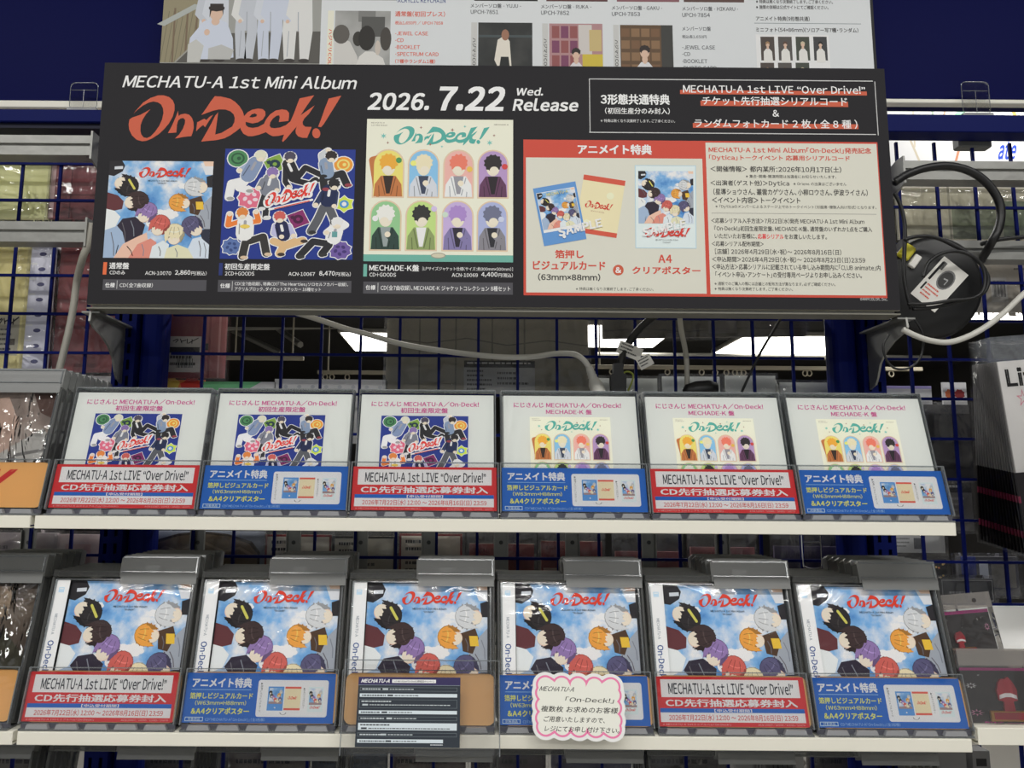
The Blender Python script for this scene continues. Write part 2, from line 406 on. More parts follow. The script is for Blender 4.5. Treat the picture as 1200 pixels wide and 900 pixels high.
# ------------------------------------------------------------------ artwork stand-ins
SKY = sky_print('sky_print', (60, 118, 182), (116, 164, 208), (222, 230, 236), 26)
SKY_S = sky_print('sky_print_fine', (60, 118, 182), (116, 164, 208), (222, 230, 236), 60)
def art_sky(P, F, mat=None, L=2, text=True, logo_on=True):
    """blue sky and cloud with a ring of plain heads in hair colours leaning in (no faces)"""
    P.rect(F, 0, 0, 1, 1, mat or SKY, L)
    w1 = ink(232, 238, 242)
    for (u, v, r) in ((.5,.62,.09),(.42,.55,.06),(.62,.55,.06),(.72,.26,.035),(.25,.20,.035),(.55,.56,.07),(.3,.62,.05)):
        for j in range(6): P.ell(F, u+r*.75*math.cos(j*1.05+u*9), v+r*.45*math.sin(j*1.05+u*9), r*(.45+.06*j), r*(.32+.04*j), w1, L+1, n=14)
    D = ink(38, 36, 40)
    # clothes round the rim
    def pg(c, pts): P.fp(F, pts, ink(*c), L+2)
    pg((36,34,38), [(0,0),(.12,0),(.15,.05),(.13,.11),(.05,.16),(0,.15)])
    pg((196,200,206), [(.05,.06),(.13,.055),(.13,.085),(.05,.09)])
    pg((92,48,52), [(0,.33),(.10,.36),(.16,.42),(.15,.5),(.07,.52),(0,.5)])
    pg((214,218,226), [(0,.5),(.08,.52),(.14,.58),(.1,.68),(0,.72)])
    pg((44,38,52), [(.08,.72),(.16,.6),(.28,.58),(.38,.66),(.36,.76),(.25,.82),(.2,.86),(.12,.88)])
    pg((150,170,196), [(0,.72),(.1,.66),(.17,.74),(.2,.85),(.14,1),(0,1)])
    pg((226,178,158), [(.1,1),(.18,.86),(.32,.78),(.4,.74),(.42,.84),(.36,.92),(.3,1)])
    pg((206,132,118), [(.24,1),(.32,.86),(.44,.8),(.5,.84),(.46,1)])
    pg((206,214,224), [(.44,1),(.46,.88),(.56,.82),(.62,.86),(.6,1)])
    pg((208,206,176), [(.58,1),(.6,.9),(.7,.86),(.8,.9),(.86,1)])
    pg((196,206,220), [(.8,.9),(.84,.8),(.92,.78),(1,.84),(1,1),(.86,1)])
    pg((44,46,60), [(.9,.72),(1,.68),(1,.86),(.93,.8)])
    pg((150,156,166), [(.86,.5),(1,.36),(1,.7),(.92,.7),(.84,.6)])
    pg((74,54,40), [(.78,.4),(.9,.36),(.93,.44),(.88,.56),(.8,.54)])
    pg((222,178,60), [(.85,.42),(.92,.42),(.93,.5),(.86,.5)])
    pg((40,38,42), [(.94,.16),(1,.14),(1,.27),(.95,.27)])
    pg((206,208,212), [(.88,.02),(1,0),(1,.14),(.93,.14)])
    pg((226,186,164), [(.9,0),(1,0),(1,.05),(.92,.05)])
    for k, (a, b) in enumerate((((.06,.36),(.12,.46)),((.05,.55),(.1,.66)),((.16,.64),(.2,.84)),((.24,.62),(.28,.78)),((.06,.74),(.1,.98)),((.13,.78),(.12,.96)),((.22,.88),(.28,.98)),((.36,.86),(.38,.98)),((.52,.88),(.54,.98)),((.68,.9),(.7,.99)),((.9,.82),(.92,.98)),((.95,.84),(.97,.99)),((.9,.56),(.95,.68)),((.95,.45),(.98,.6)),((.82,.44),(.84,.54)))):
        P.line(F, [a, ((a[0]+b[0])/2+.012, (a[1]+b[1])/2), b], .008, ink(*((120,124,134) if k % 2 else (96,92,98))), L+2, cap=False)
    heads = [(.18,.26,.108,(40,36,38),(.135,.24)),(.29,.42,.105,(58,44,44),(.20,.44)),(.39,.53,.098,(136,112,162),(.365,.58)),
             (.52,.66,.098,(190,92,84),(.50,.725)),(.665,.75,.098,(214,204,170),(.665,.815)),(.83,.67,.10,(84,80,112),(.865,.71)),
             (.69,.43,.092,(216,150,66),(.755,.44)),(.84,.265,.10,(196,198,200),(.895,.27))]
    for k, (u, v, r, c, fc) in enumerate(heads):
        lo = tuple(int(x*.72) for x in c); hi = tuple(min(255, int(x*1.1+16)) for x in c); dx, dy = fc[0]-u, fc[1]-v
        dl = math.hypot(dx, dy) or 1; dx, dy = dx/dl, dy/dl; ang = math.atan2(dy, dx)
        px_, py_ = -dy, dx
        at = lambda a, b: (u+r*(a*dx+b*px_), v+r*(a*dy+b*py_))
        P.ell(F, u-dx*r*.08, v-dy*r*.08, r*1.0, r*1.0, ink(*lo), L+3); P.tuft(F, u, v, r*.94, ink(*lo), L+3, k+3, 17, .24); P.tuft(F, u-dx*r*.06, v-dy*r*.06, r*.86, ink(*c), L+4, k+23, 15, .22)
        P.ell(F, u-dx*r*.10, v-dy*r*.10, r*.93, r*.92, ink(*c), L+4)
        P.ell(F, *at(.56, 0), r*.60, r*.60, ink(226, 184, 164), L+5, rot=ang); P.ell(F, *at(.60, .04), r*.54, r*.55, ink(242, 206, 188), L+6, rot=ang)
        for j, (b0, ln) in enumerate(((-.72,.95),(-.42,.62),(-.14,.50),(.16,.66),(.46,.52),(.74,.98))):    # fringe falling over the brow
            P.fp(F, [at(-.25, b0-.24), at(.05, b0-.26), at(ln*.6, b0-.10), at(ln, b0+.08), at(ln*.5, b0+.2), at(-.25, b0+.24)], ink(*(c if j % 2 else lo)), L+7)
        P.ell(F, *at(-.18, 0), r*.62, r*.80, ink(*c), L+8, rot=ang)
        P.line(F, [at(-.30, -.55), at(-.16, -.25), at(-.14, .1), at(-.22, .5)], r*.10, ink(*hi), L+9, cap=False)
        for b0 in (-.45, .05, .42): P.line(F, [at(-.7, b0*.7), at(-.35, b0), at(.1, b0*1.15)], r*.05, ink(*lo), L+10, cap=False)
    P.line(F, [(.2,.2),(.255,.29)], .022, ink(196, 190, 90), L+11)
    if logo_on:
        logo(P, F, .29, .065, .79, .175, ink(206, 58, 40), L+11)
    if text:
        P.text(F, 'MECHATU-A 1st Mini Album', .38, .198, .66, .214, BLACKP, L+11, .01)
        P.text(F, '“On-Deck!”', .47, .222, .56, .238, BLACKP, L+11, .01)
def sticker(P, F, u, v, r, c, c2, L, kind):
    o = ink(226, 226, 220)
    if kind == 'round':
        P.ell(F, u, v, r, r, o, L); P.ell(F, u, v, r*.9, r*.9, ink(*c), L+1); P.ell(F, u, v, r*.62, r*.62, ink(*c2), L+2); P.ell(F, u, v, r*.45, r*.45, ink(*c), L+3)
        P.ell(F, u+r*.1, v, r*.18, r*.2, ink(*c2), L+4)
    elif kind == 'square':
        q = lambda k: [(u+r*k*math.cos(t), v+r*k*math.sin(t)) for t in (.35, 1.92, 3.49, 5.06)]
        P.fp(F, q(1.25), o, L); P.fp(F, q(1.15), ink(*c), L+1); P.ell(F, u, v, r*.5, r*.5, ink(*c2), L+2); P.ell(F, u, v, r*.2, r*.2, ink(*c), L+3)
        P.fp(F, [(a*.25+u*.75-r*.55, b*.25+v*.75-r*.2) for a, b in q(1)], ink(*c2), L+2)
    elif kind == 'flower':
        P.tuft(F, u, v, r*1.1, o, L, 5, 6, .3); P.tuft(F, u, v, r, ink(*c), L+1, 5, 6, .3); P.ell(F, u, v, r*.6, r*.6, ink(*c2), L+2); P.ell(F, u, v, r*.3, r*.34, ink(230, 232, 226), L+3)
    else:
        P.tuft(F, u, v, r*1.08, o, L, 9, 9, .2); P.tuft(F, u, v, r*.98, ink(*c), L+1, 9, 9, .2)
        for k in range(5): P.ell(F, u+r*.45*math.cos(k*1.26+.4), v+r*.45*math.sin(k*1.26+.4), r*.22, r*.17, ink(*c2), L+2, rot=k)
def figure(P, F, L, head, hair, torso, tcol, tw, arms, acol, legs, lcol, lw, shoe, extra=None):
    o = ink(228, 230, 232); g = .016
    P.ell(F, head[0], head[1], .047+g/2, .052+g/2, o, L)
    P.line(F, torso, tw+g, o, L)
    for a in arms: P.line(F, a, .042+g, o, L)
    for a in legs: P.line(F, a, lw+g, o, L)
    for a in legs:
        P.line(F, a, lw, ink(*lcol), L+1)
        P.ell(F, a[-1][0]+.012, a[-1][1]+.008, .034, .022, o, L); P.ell(F, a[-1][0]+.012, a[-1][1]+.008, .028, .016, ink(*shoe), L+2)
    for a in arms:
        P.line(F, a, .042, ink(*acol), L+1); P.ell(F, a[-1][0], a[-1][1], .02, .02, ink(236, 204, 184), L+3)
    P.line(F, torso, tw, ink(*tcol), L+2)
    P.line(F, [torso[0], ((torso[0][0]+torso[-1][0])/2, (torso[0][1]+torso[-1][1])/2)], .022, ink(214, 214, 214) if sum(tcol) < 400 else ink(150, 150, 158), L+3)
    P.line(F, [(torso[0][0]-tw*.35, torso[0][1]+.02), (torso[-1][0]-tw*.35, torso[-1][1])], .008, ink(*tuple(int(x*.65) for x in tcol)), L+3, cap=False)
    P.ell(F, head[0], head[1]+.014, .034, .036, ink(238, 206, 186), L+4)
    P.tuft(F, head[0], head[1]-.012, .043, ink(*hair), L+5, int(head[0]*999), 10, .16)
    P.ell(F, head[0]+.004, head[1]+.026, .022, .016, ink(238, 206, 186), L+6)
def art_navy(P, F, L=2):
    P.rect(F, 0, 0, 1, 1, ink(34, 52, 130), L)
    S = lambda *a: sticker(P, F, *a)
    S(.10,.09,.085,(72,128,84),(46,84,60),L+1,'round'); S(.385,.14,.085,(122,156,68),(34,56,66),L+1,'square')
    S(.91,.14,.08,(222,144,56),(238,206,120),L+1,'round'); S(.925,.50,.06,(196,212,76),(74,140,196),L+1,'flower')
    S(.21,.45,.092,(206,104,128),(236,198,206),L+1,'blob'); S(.58,.64,.08,(126,44,98),(70,26,60),L+1,'square')
    S(.905,.915,.078,(104,84,150),(66,52,108),L+1,'blob'); S(.085,.89,.07,(86,108,160),(54,72,120),L+1,'blob')
    f = lambda *a: figure(P, F, L+5, *a)
    f((.275,.07),(206,204,184),[(.235,.13),(.185,.25)],(124,140,170),.115,[[(.22,.12),(.12,.2)]],(150,164,190),[[(.16,.29),(.06,.32),(.045,.45)],[(.17,.29),(.12,.36),(.19,.38)]],(226,226,226),.05,(150,150,150))
    f((.37,.225),(132,110,164),[(.355,.28),(.335,.38)],(118,122,134),.11,[[(.3,.29),(.27,.36)],[(.4,.3),(.41,.38)]],(118,122,134),[[(.32,.41),(.29,.54)],[(.34,.41),(.33,.62)]],(42,42,48),.045,(206,206,206))
    f((.50,.08),(74,70,86),[(.49,.14),(.54,.26)],(36,36,40),.10,[[(.47,.16),(.47,.30),(.5,.35)]],(36,36,40),[[(.55,.28),(.62,.17),(.75,.24)],[(.55,.29),(.66,.32),(.7,.28)]],(34,34,38),.05,(40,40,44))
    f((.815,.07),(46,40,40),[(.775,.13),(.79,.22)],(128,146,172),.105,[[(.75,.12),(.74,.05),(.79,.01)]],(188,192,196),[[(.76,.27),(.77,.36)],[(.80,.26),(.9,.22),(.94,.32)]],(38,38,42),.06,(140,60,70))
    f((.845,.325),(40,38,40),[(.81,.38),(.80,.47)],(30,40,74),.12,[[(.76,.4),(.71,.51)],[(.86,.4),(.85,.52)]],(44,56,90),[[(.77,.53),(.73,.64),(.68,.75)],[(.81,.53),(.86,.66)]],(86,88,94),.065,(44,44,44))
    f((.155,.595),(206,126,62),[(.18,.665),(.18,.78)],(226,224,216),.12,[[(.13,.67),(.05,.7),(.06,.6)],[(.23,.67),(.28,.66),(.26,.58)]],(218,120,56),[[(.19,.85),(.17,.98)],[(.22,.84),(.32,.8),(.35,.95)]],(52,50,48),.06,(200,176,150))
    P.ell(F, .18, .71, .038, .018, ink(236, 190, 90), L+9)
    f((.44,.625),(192,92,86),[(.455,.70),(.475,.79)],(34,38,74),.10,[[(.41,.7),(.40,.77),(.46,.8)],[(.51,.7),(.55,.79)]],(176,176,208),[[(.40,.84),(.5,.88),(.62,.83)],[(.56,.84),(.48,.88),(.45,.95)]],(206,172,128),.06,(60,50,46))
    f((.875,.675),(212,212,212),[(.865,.735),(.85,.81)],(228,230,230),.105,[[(.9,.72),(.94,.69),(.9,.66)],[(.83,.73),(.80,.76)]],(226,228,228),[[(.81,.86),(.7,.84),(.6,.97)],[(.82,.87),(.77,.95)]],(40,40,44),.058,(50,50,50))
    P.rect(F, .84, .75, .88, .80, ink(96, 150, 150), L+9)
    a = (.325,.415,.70,.535); sk = -.30
    logo_outline(P, F, *a, ink(238, 236, 230), L+12, .032, sk); P.line(F, [(.36,.555),(.68,.465)], .02, ink(238,236,230), L+12)
    G2 = lambda u, v: F(u, v)
    logo(P, G2, *a, ink(208, 58, 50), L+13, sk); P.line(F, [(.40,.548),(.66,.475)], .009, ink(208,58,50), L+13)
def star(P, F, u, v, r, mat, L, n=4):
    P.fp(F, [(u+(r if k % 2 == 0 else r*.35)*math.cos(math.pi*k/n-1.57), v+(r if k % 2 == 0 else r*.35)*math.sin(math.pi*k/n-1.57)) for k in range(2*n)], mat, L)
def art_arches(P, F, L=2, wash=0):
    cream = ink(240, 228, 200); P.rect(F, 0, 0, 1, 1, cream, L)
    T = ink(78, 160, 150); logo(P, F, .185, .05, .84, .185, T, L+1)
    P.text(F, 'MECHATU-A', .03, .023, .12, .032, ink(120, 110, 100), L+1, .01); P.text(F, '1st Mini Album', .03, .04, .14, .05, ink(120, 110, 100), L+1, .01)
    P.text(F, 'MECHADE-K', .87, .03, .97, .04, ink(120, 110, 100), L+1, .01)
    for (u, v, r, c) in ((.115,.122,.022,(110,180,172)),(.84,.165,.022,(110,180,172)),(.37,.06,.011,(140,96,84)),(.145,.17,.011,(140,96,84)),(.87,.113,.011,(140,96,84)),(.585,.075,.014,(140,96,84)),(.435,.18,.012,(140,96,84)),(.67,.05,.011,(110,180,172)),(.515,.195,.011,(110,180,172))):
        star(P, F, u, v, r, ink(*c), L+1, 4 if r < .02 else 6)
    cells = [((.045,.262),(236,206,112),(232,160,60),(180,112,66),(52,40,34)),((.285,.5),(128,180,216),(222,208,176),(196,200,208),(58,66,86)),((.525,.735),(234,168,160),(216,118,98),(216,220,228),(140,140,148)),((.757,.97),(170,142,186),(46,42,44),(94,58,86),(40,34,40)),
             ((.035,.25),(138,186,136),(222,222,212),(46,66,60),(140,150,150)),((.275,.49),(180,206,126),(48,48,48),(134,150,96),(226,228,224)),((.52,.735),(184,164,206),(160,130,190),(124,116,160),(46,42,56)),((.755,.965),(160,168,206),(104,108,132),(128,126,134),(44,44,50))]
    for k, ((u0, u1), bg, hair, coat, acc) in enumerate(cells):
        v0, v1 = ((.215,.56), (.575,.928))[k // 4]; uc = (u0+u1)/2; r = (u1-u0)/2
        def arch(g):
            rr = r-g; return [(uc+rr*math.cos(t), v0+r+rr*1.0*math.sin(t)) for t in [math.pi+math.pi*j/12 for j in range(13)]]+[(u1-g, v1-g), (u0+g, v1-g)]
        P.fp(F, arch(0), ink(208, 186, 160), L+1); P.fp(F, arch(.01), ink(*bg), L+2)
        b = v1-.01
        P.fp(F, [(u0+.012,b),(u0+.018,v0+.25),(uc-.05,v0+.19),(uc+.05,v0+.19),(u1-.018,v0+.25),(u1-.012,b)], ink(*coat), L+3)
        P.fp(F, [(uc-.035,v0+.19),(uc+.035,v0+.19),(uc+.012,b-.02),(uc-.012,b-.02)], ink(*acc), L+4)
        dk = ink(*tuple(int(x*.72) for x in coat))
        P.line(F, [(uc-.05,v0+.2),(uc-.02,b-.01)], .007, dk, L+4, cap=False); P.line(F, [(uc+.05,v0+.2),(uc+.02,b-.01)], .007, dk, L+4, cap=False)
        P.line(F, [(u0+.045,v0+.26),(u0+.05,b)], .006, dk, L+4, cap=False); P.line(F, [(u1-.045,v0+.26),(u1-.05,b)], .006, dk, L+4, cap=False)
        if k in (1, 2, 4, 6, 7): P.line(F, [(u1-.04,b-.05),(uc+.02,v0+.25)], .035, ink(*coat), L+5); P.ell(F, uc+.015, v0+.24, .02, .02, ink(240,208,188), L+6)
        if k == 0: P.line(F, [(u0+.04,b-.02),(u0-.0,v0+.08),(uc-.03,v0+.06)], .05, ink(*coat), L+2)
        P.ell(F, uc, v0+.13, .045, .058, ink(240, 210, 192), L+5)
        P.tuft(F, uc, v0+.095, .058, ink(*hair), L+6, k+70, 12, .18)
        P.ell(F, uc+(.008 if k % 2 else -.008), v0+.148, .03, .028, ink(240, 210, 192), L+7)
        pr = [(.07,.08,(74,140,84)),(-.07,.1,(232,220,120)),(.075,.14,(226,180,84)),(.08,.12,(196,70,70)),(-.07,.13,(230,232,224)),(.085,.06,(196,180,214)),(-.085,.1,(190,206,190)),(.06,.13,(190,196,220))][k]
        P.ell(F, uc+pr[0], v0+pr[1], .02, .02, ink(*pr[2]), L+6)
    P.rect(F, 0, .953, 1, 1, ink(104, 166, 152), L+1); P.ell(F, .5, .958, .05, .02, ink(150, 146, 132), L+2); P.ell(F, .5, .958, .043, .014, ink(196, 190, 168), L+3)

# promo cards (unit frame)
RED = ink(196, 48, 52); BLUE = ink(36, 96, 178); INKW = ink(226, 228, 230)
def card_red(P, F, L=1):
    P.rect(F, 0, 0, 1, 1, RED, L)
    P.rect(F, .035, .06, .965, .42, ink(224, 226, 226), L+1)
    P.text(F, 'MECHATU-A 1st LIVE “Over Drive!”', .085, .12, .925, .36, ink(44, 46, 54), L+2, .018)
    P.text(F, 'CD先行抽選応募券封入', .06, .455, .94, .61, INKW, L+2, .03)
    P.rect(F, .02, .64, .98, .725, BLUE, L+1); P.text(F, '【申込受付期間】', .38, .65, .63, .715, INKW, L+2, .015)
    P.rect(F, .02, .725, .98, .915, ink(222, 224, 226), L+1)
    P.text(F, '2026年7月22日(水) 12:00 ～ 2026年8月16日(日) 23:59', .075, .76, .93, .885, ink(192, 66, 60), L+2, .012)
    P.text(F, '※MECHATU-A 1stミニアルバム「On-Deck!」', .03, .935, .48, .98, ink(232, 170, 168), L+2, .0)
    P.text(F, 'ACN-10067/10068/10069/10070', .66, .935, .97, .98, ink(232, 170, 168), L+2, .0)
def card_blue(P, F, L=1):
    P.rect(F, 0, 0, 1, 1, BLUE, L)
    P.text(F, 'アニメイト特典', .04, .10, .44, .30, INKW, L+2, .04); P.rect(F, .04, .335, .44, .345, ink(150, 190, 226), L+1)
    Y = ink(232, 232, 96)
    P.text(F, '箔押しビジュアルカード', .035, .40, .455, .525, Y, L+2, .02); P.text(F, '(W63mm×H88mm)', .075, .555, .415, .655, Y, L+2, .01); P.text(F, '&A4クリアポスター', .055, .70, .44, .83, Y, L+2, .03)
    P.frame(F, .02, .885, .14, .97, .004, .012, ink(190, 210, 232), L+1); P.text(F, '対象商品', .04, .90, .12, .955, ink(200, 216, 236), L+2); P.text(F, 'CD『MECHATU-A「On-Deck!」』（全3形態）', .155, .90, .55, .965, ink(150, 186, 224), L+2)
    n = []
    for (cx_, cy_, a0) in ((.94,.19,-90),(.94,.82,0),(.50,.82,90),(.50,.19,180)):
        for k in range(5): t = R(a0+k*22.5); n.append((cx_+.016*math.cos(t), cy_+.055*math.sin(t)))
    P.fp(F, n, ink(222, 226, 230), L+1)
    P.text(F, '▲箔押しビジュアルカード', .502, .19, .516, .78, BLACKP, L+2, 0, rot=90); P.text(F, '▲A4クリアポスター', .79, .29, .804, .70, BLACKP, L+2, 0, rot=90)
    def mini(u0, v0, u1, v1, frame):
        G = lambda u, v: F(u0+u*(u1-u0), v0+v*(v1-v0))
        P.rect(G, 0, 0, 1, 1, ink(84, 140, 200) if frame else ink(206, 222, 232), L+2)
        Q = lambda u, v: G(.08+u*.84, .06+v*.66); P.rect(Q, 0, 0, 1, 1, SKY_S, L+3)
        for k, (a, b, c) in enumerate(((.1,.3,(40,36,38)),(.2,.5,(58,44,44)),(.35,.6,(146,112,176)),(.5,.75,(206,92,82)),(.68,.8,(214,204,170)),(.85,.7,(92,88,132)),(.75,.45,(232,158,56)),(.88,.25,(180,182,186)))):
            P.tuft(Q, a, b, .13, ink(*c), L+4, k, 7, .2); P.ell(Q, a, b+.05, .06, .06, ink(238,206,186), L+5, n=8)
        P.rect(Q, 0, .86, 1, 1, ink(150, 130, 130), L+4)
        if frame: P.ell(G, .5, .88, .05, .03, INKW, L+4, n=8)
        else: logo(P, G, .15, .76, .85, .88, ink(206, 92, 84), L+4)
    mini(.555, .27, .66, .75, True); mini(.825, .27, .925, .77, False)
    P.rect(F, .667, .27, .775, .74, ink(240, 206, 172), L+2); P.rect(F, .667, .27, .775, .31, ink(206, 90, 76), L+3); P.rect(F, .667, .70, .775, .74, ink(206, 90, 76), L+3)
    logo(P, F, .69, .46, .752, .53, ink(206, 70, 60), L+3)
    P.line(F, [(.645+.02*math.cos(t)+.02, .785+.045*math.sin(t)) for t in [math.pi*k/8 for k in range(9)]], .004, BLACKP, L+2, cap=False)

# ================================================================== SETTING
def struct(o): o['kind'] = 'structure'; return o
FLOORM = pbr('pale_vinyl_floor', (190, 186, 178), 0.4, noise=0.04, nscale=3)
CEILM = pbr('black_open_ceiling', (26, 25, 24), 0.85, noise=0.2, nscale=2)
WALLM = pbr('dark_back_wall', (46, 44, 44), 0.8)
mb = MB(); mb.box(-6, 6, -5, 13, -0.05, 0, FLOORM); struct(mb.build('floor'))
mb = MB(); mb.box(-6, 6, -5, 13, CEIL_Z, CEIL_Z+0.05, CEILM); struct(mb.build('ceiling'))
mb = MB(); mb.box(-6, 6, 13, 13.1, 0, CEIL_Z, WALLM); struct(mb.build('wall_back'))
for nm, xx in (('wall_left', -6.1), ('wall_right', 6.0)):
    mb = MB(); mb.box(xx, xx+.1, -5, 13, 0, CEIL_Z, WALLM); struct(mb.build(nm))
LAMPM = emit('lit_lamp_panel', (255, 252, 244), 6.0)
GREYB = pbr('grey_ceiling_steel', (150, 148, 140), 0.6)
def ceiling_lamp(loc, sx, sy, label, group):
    t = thing('ceiling_light', label, 'light', loc, group=group)
    mb = MB(); mb.box(-sx/2-.03, sx/2+.03, -sy/2-.03, sy/2+.03, -.045, 0, GREYB, bev=.01); mb.build('housing', t)
    mb = MB(); mb.box(-sx/2, sx/2, -sy/2, sy/2, -.052, -.046, LAMPM); mb.build('diffuser', t)
ceiling_lamp((3.35, 8.0, CEIL_Z), 1.25, 1.0, 'bright ceiling light panel seen under the right half of the dark sign board', 'ceiling lights beyond the shelf')
ceiling_lamp((-0.8, 8.0, CEIL_Z), 1.0, 1.0, 'bright ceiling light panel seen under the sign board left of the grey pouch', 'ceiling lights beyond the shelf')
ceiling_lamp((1.5, 7.6, CEIL_Z), 0.9, 1.1, 'bright ceiling light panel seen between the two grey pouches', 'ceiling lights beyond the shelf')
ceiling_lamp((4.3, 6.4, CEIL_Z), 1.2, 0.7, 'bright ceiling light panel behind the hanging booklet stack at right', 'ceiling lights beyond the shelf')
ceiling_lamp((-4.9, 9.4, CEIL_Z), 1.3, 0.4, 'bright ceiling light panel far off behind the left pouches', 'ceiling lights beyond the shelf')
# far rails with ring hooks
RAILM = pbr('cream_curtain_rail', (176, 168, 148), 0.5)
def far_rail(x0, x1, Y, py, label, rings):
    z = PT(600, py, Y).z
    t = thing('banner_rail', label, 'rail', ((x0+x1)/2, Y, z), group='banner rails under the far ceiling')
    mb = MB(); mb.box(-(x1-x0)/2, (x1-x0)/2, -.02, .02, -.018, .018, RAILM, bev=.004)
    for xx in (-(x1-x0)/2+.1, (x1-x0)/2-.1): mb.tube([(xx, 0, .01), (xx, 0, CEIL_Z-z-.002)], .008, RAILM, smooth=False)
    mb.build('rail', t)
    for px in rings:
        X = PT(px, py, Y).x-(x1+x0)/2
        mb = MB(); mb.tube([(X, 0, -.018), (X-.018, 0, -.03), (X-.02, 0, -.055), (X, 0, -.072), (X+.02, 0, -.055), (X+.018, 0, -.03), (X, 0, -.018)], .006, RAILM, seg=6); mb.build('ring_hook', t)
far_rail(PT(690,430,7).x, PT(1080,430,7).x, 7.0, 429, 'long cream rail with ring hooks under the right half of the sign board', (717, 782, 822, 838, 851, 861, 866, 871, 943, 948, 1044))
far_rail(PT(262,421,6.6).x, PT(356,421,6.6).x, 6.6, 422, 'short cream rail seen through the wires right of the red pouch', ())
far_rail(PT(372,438,7.3).x, PT(470,438,7.3).x, 7.3, 438, 'cream rail with ring hooks left of the grey pouch', (381, 389, 407))
def far_beam(a, b, label):
    A, B = PT(*a), PT(*b); t = B-A
    o = MB(); o.tube([(0,0,0), tuple(t)], .03, GREYB, seg=6, smooth=False)
    tag(o.build('ceiling_pipe', loc=A), label, 'pipe', 'ceiling pipes beyond the shelf')
far_beam((262,384,7.5), (470,381,7.5), 'grey ceiling pipe running level behind the wires left of the grey pouch')
far_beam((310,374,8.2), (352,404,6.9), 'grey ceiling pipe slanting down behind the wires right of the red pouch')
far_beam((700,416,7.8), (1090,420,7.8), 'grey ceiling pipe under the bright light panel at right')
far_beam((270,386,7.8), (330,414,6.9), 'thin slanting ceiling pipe beside the red pouch')

# lit cream banner far behind the right bay
bm_ = Pr(); A, B = PT(985, 96, 2.2), PT(1330, 222, 2.2)
bw, bh = B.x-A.x, A.z-B.z
bm_.box(0, bw, 0, .01, -bh, 0, ink(250, 244, 218))
Fb = lambda px, py: (PT(px, py, 2.2).x-A.x, PT(px, py, 2.2).z-A.z)
for pts, c, wd in (([(1092,128),(1094,139),(1100,148)],(150,170,150),2.5),([(1108,128),(1104,142)],(190,140,110),2),([(1135,126),(1122,134),(1116,146)],(140,200,160),5),([(1070,130),(1072,172)],(200,190,170),2),([(1188,132),(1192,140)],(236,160,80),4),([(1065,160),(1078,190)],(196,186,166),2.5),([(1125,170),(1120,190)],(190,130,100),3)):
    bm_.line(Fb, pts, wd, ink(*c), 1)
bm_.text(Fb, 'ate', 1171, 166, 1191, 187, ink(30, 66, 180), 2, .035, .2, res=3)
tag(bm_.build('wall_banner', loc=A), 'lit cream banner with faint drawings hanging far behind the right bay', 'banner')
area('banner_lamp', (1.75, 1.75, 2.9), .5, .2, 9, rot=(R(40), 0, 0))

# ================================================================== SHELF UNIT
PY0, PY1 = .925, .965
def post(side):
    t = thing('shelf_upright', 'navy slotted steel upright at the %s end of the white shelves' % side, 'upright', (-.4245 if side == 'left' else .4915, PY0, 0), group='navy uprights')
    sgn = 1 if side == 'left' else -1
    z0, z1 = 0.02, 1.935
    mb = MB()   # front face with two real columns of slots
    xs = [(-.0135, -.0085), (-.0045, .0035), (.0075, .0135)]
    for a, b in xs: mb.box(a, b, 0, .002, z0, z1, NAVY)
    z = z0
    while z < z1:
        for a, b in ((-.0085, -.0045), (.0035, .0075)): mb.box(a, b, 0, .002, z, min(z+.008, z1), NAVY)
        z += .020
    mb.build('slotted_face', t)
    mb = MB(); mb.box(-.0135, -.0115, .002, .04, z0, z1, NAVY); mb.box(.0115, .0135, .002, .04, z0, z1, NAVY); mb.box(-.0115, .0115, .03, .032, z0, z1, NAVY_SHADE); mb.build('channel', t)
    mb = MB(); pts = []
    for k in range(20):
        a = 2*math.pi*k/20; pts.append((sgn*.0285+.0145*math.copysign(abs(math.cos(a))**.6, math.cos(a)), .024+.018*math.copysign(abs(math.sin(a))**.6, math.sin(a))))
    mb.prism(pts, z0, z1, NAVY, plane='xy'); mb.build('round_tube', t)
post('left'); post('right')
def grid(x0, x1, z0, z1, label):
    o = MB(); Y = .962; r = .0017
    n0 = math.ceil((x0-.009)/.05); x = .009+n0*.05
    while x < x1:
        o.box(x-r, x+r, Y, Y+2*r, z0, z1, NAVY); x += .05
    n0 = math.ceil((z0-1.363)/.0502); z = 1.363+n0*.0502
    while z < z1:
        o.box(x0, x1, Y-2*r, Y, z-r, z+r, NAVY); z += .0502
    tag(o.build('wire_grid'), label, 'grid', 'navy wire grids')
ZG0 = 1.02
grid(-.380, .447, ZG0, 1.925, 'navy wire grid in the centre bay behind the album shelves')
grid(-1.25, -.441, ZG0, 1.905, 'navy wire grid in the left bay behind the beige and dark red pouches')
grid(.508, 1.3, ZG0, 1.905, 'navy wire grid in the right bay behind the black cable loops')
o = MB(); o.box(-1.25, -.4385, .93, .957, 1.9085, 1.9255, NAVY, bev=.001); o.box(-1.25, -.4385, .935, .955, 1.902, 1.9085, NAVY_SHADE)  # second box is a dark strip painting the shade under the rail
tag(o.build('top_rail'), 'navy top rail over the left bay, under the blue header', 'rail', 'navy top rails')
o = MB(); o.box(.507, 1.3, .93, .957, 1.9042, 1.928, NAVY, bev=.001); o.box(.503, .523, .928, .959, 1.9035, 1.9305, NAVY, bev=.001)
tag(o.build('top_rail'), 'navy top rail over the right bay, under the blue header', 'rail', 'navy top rails')
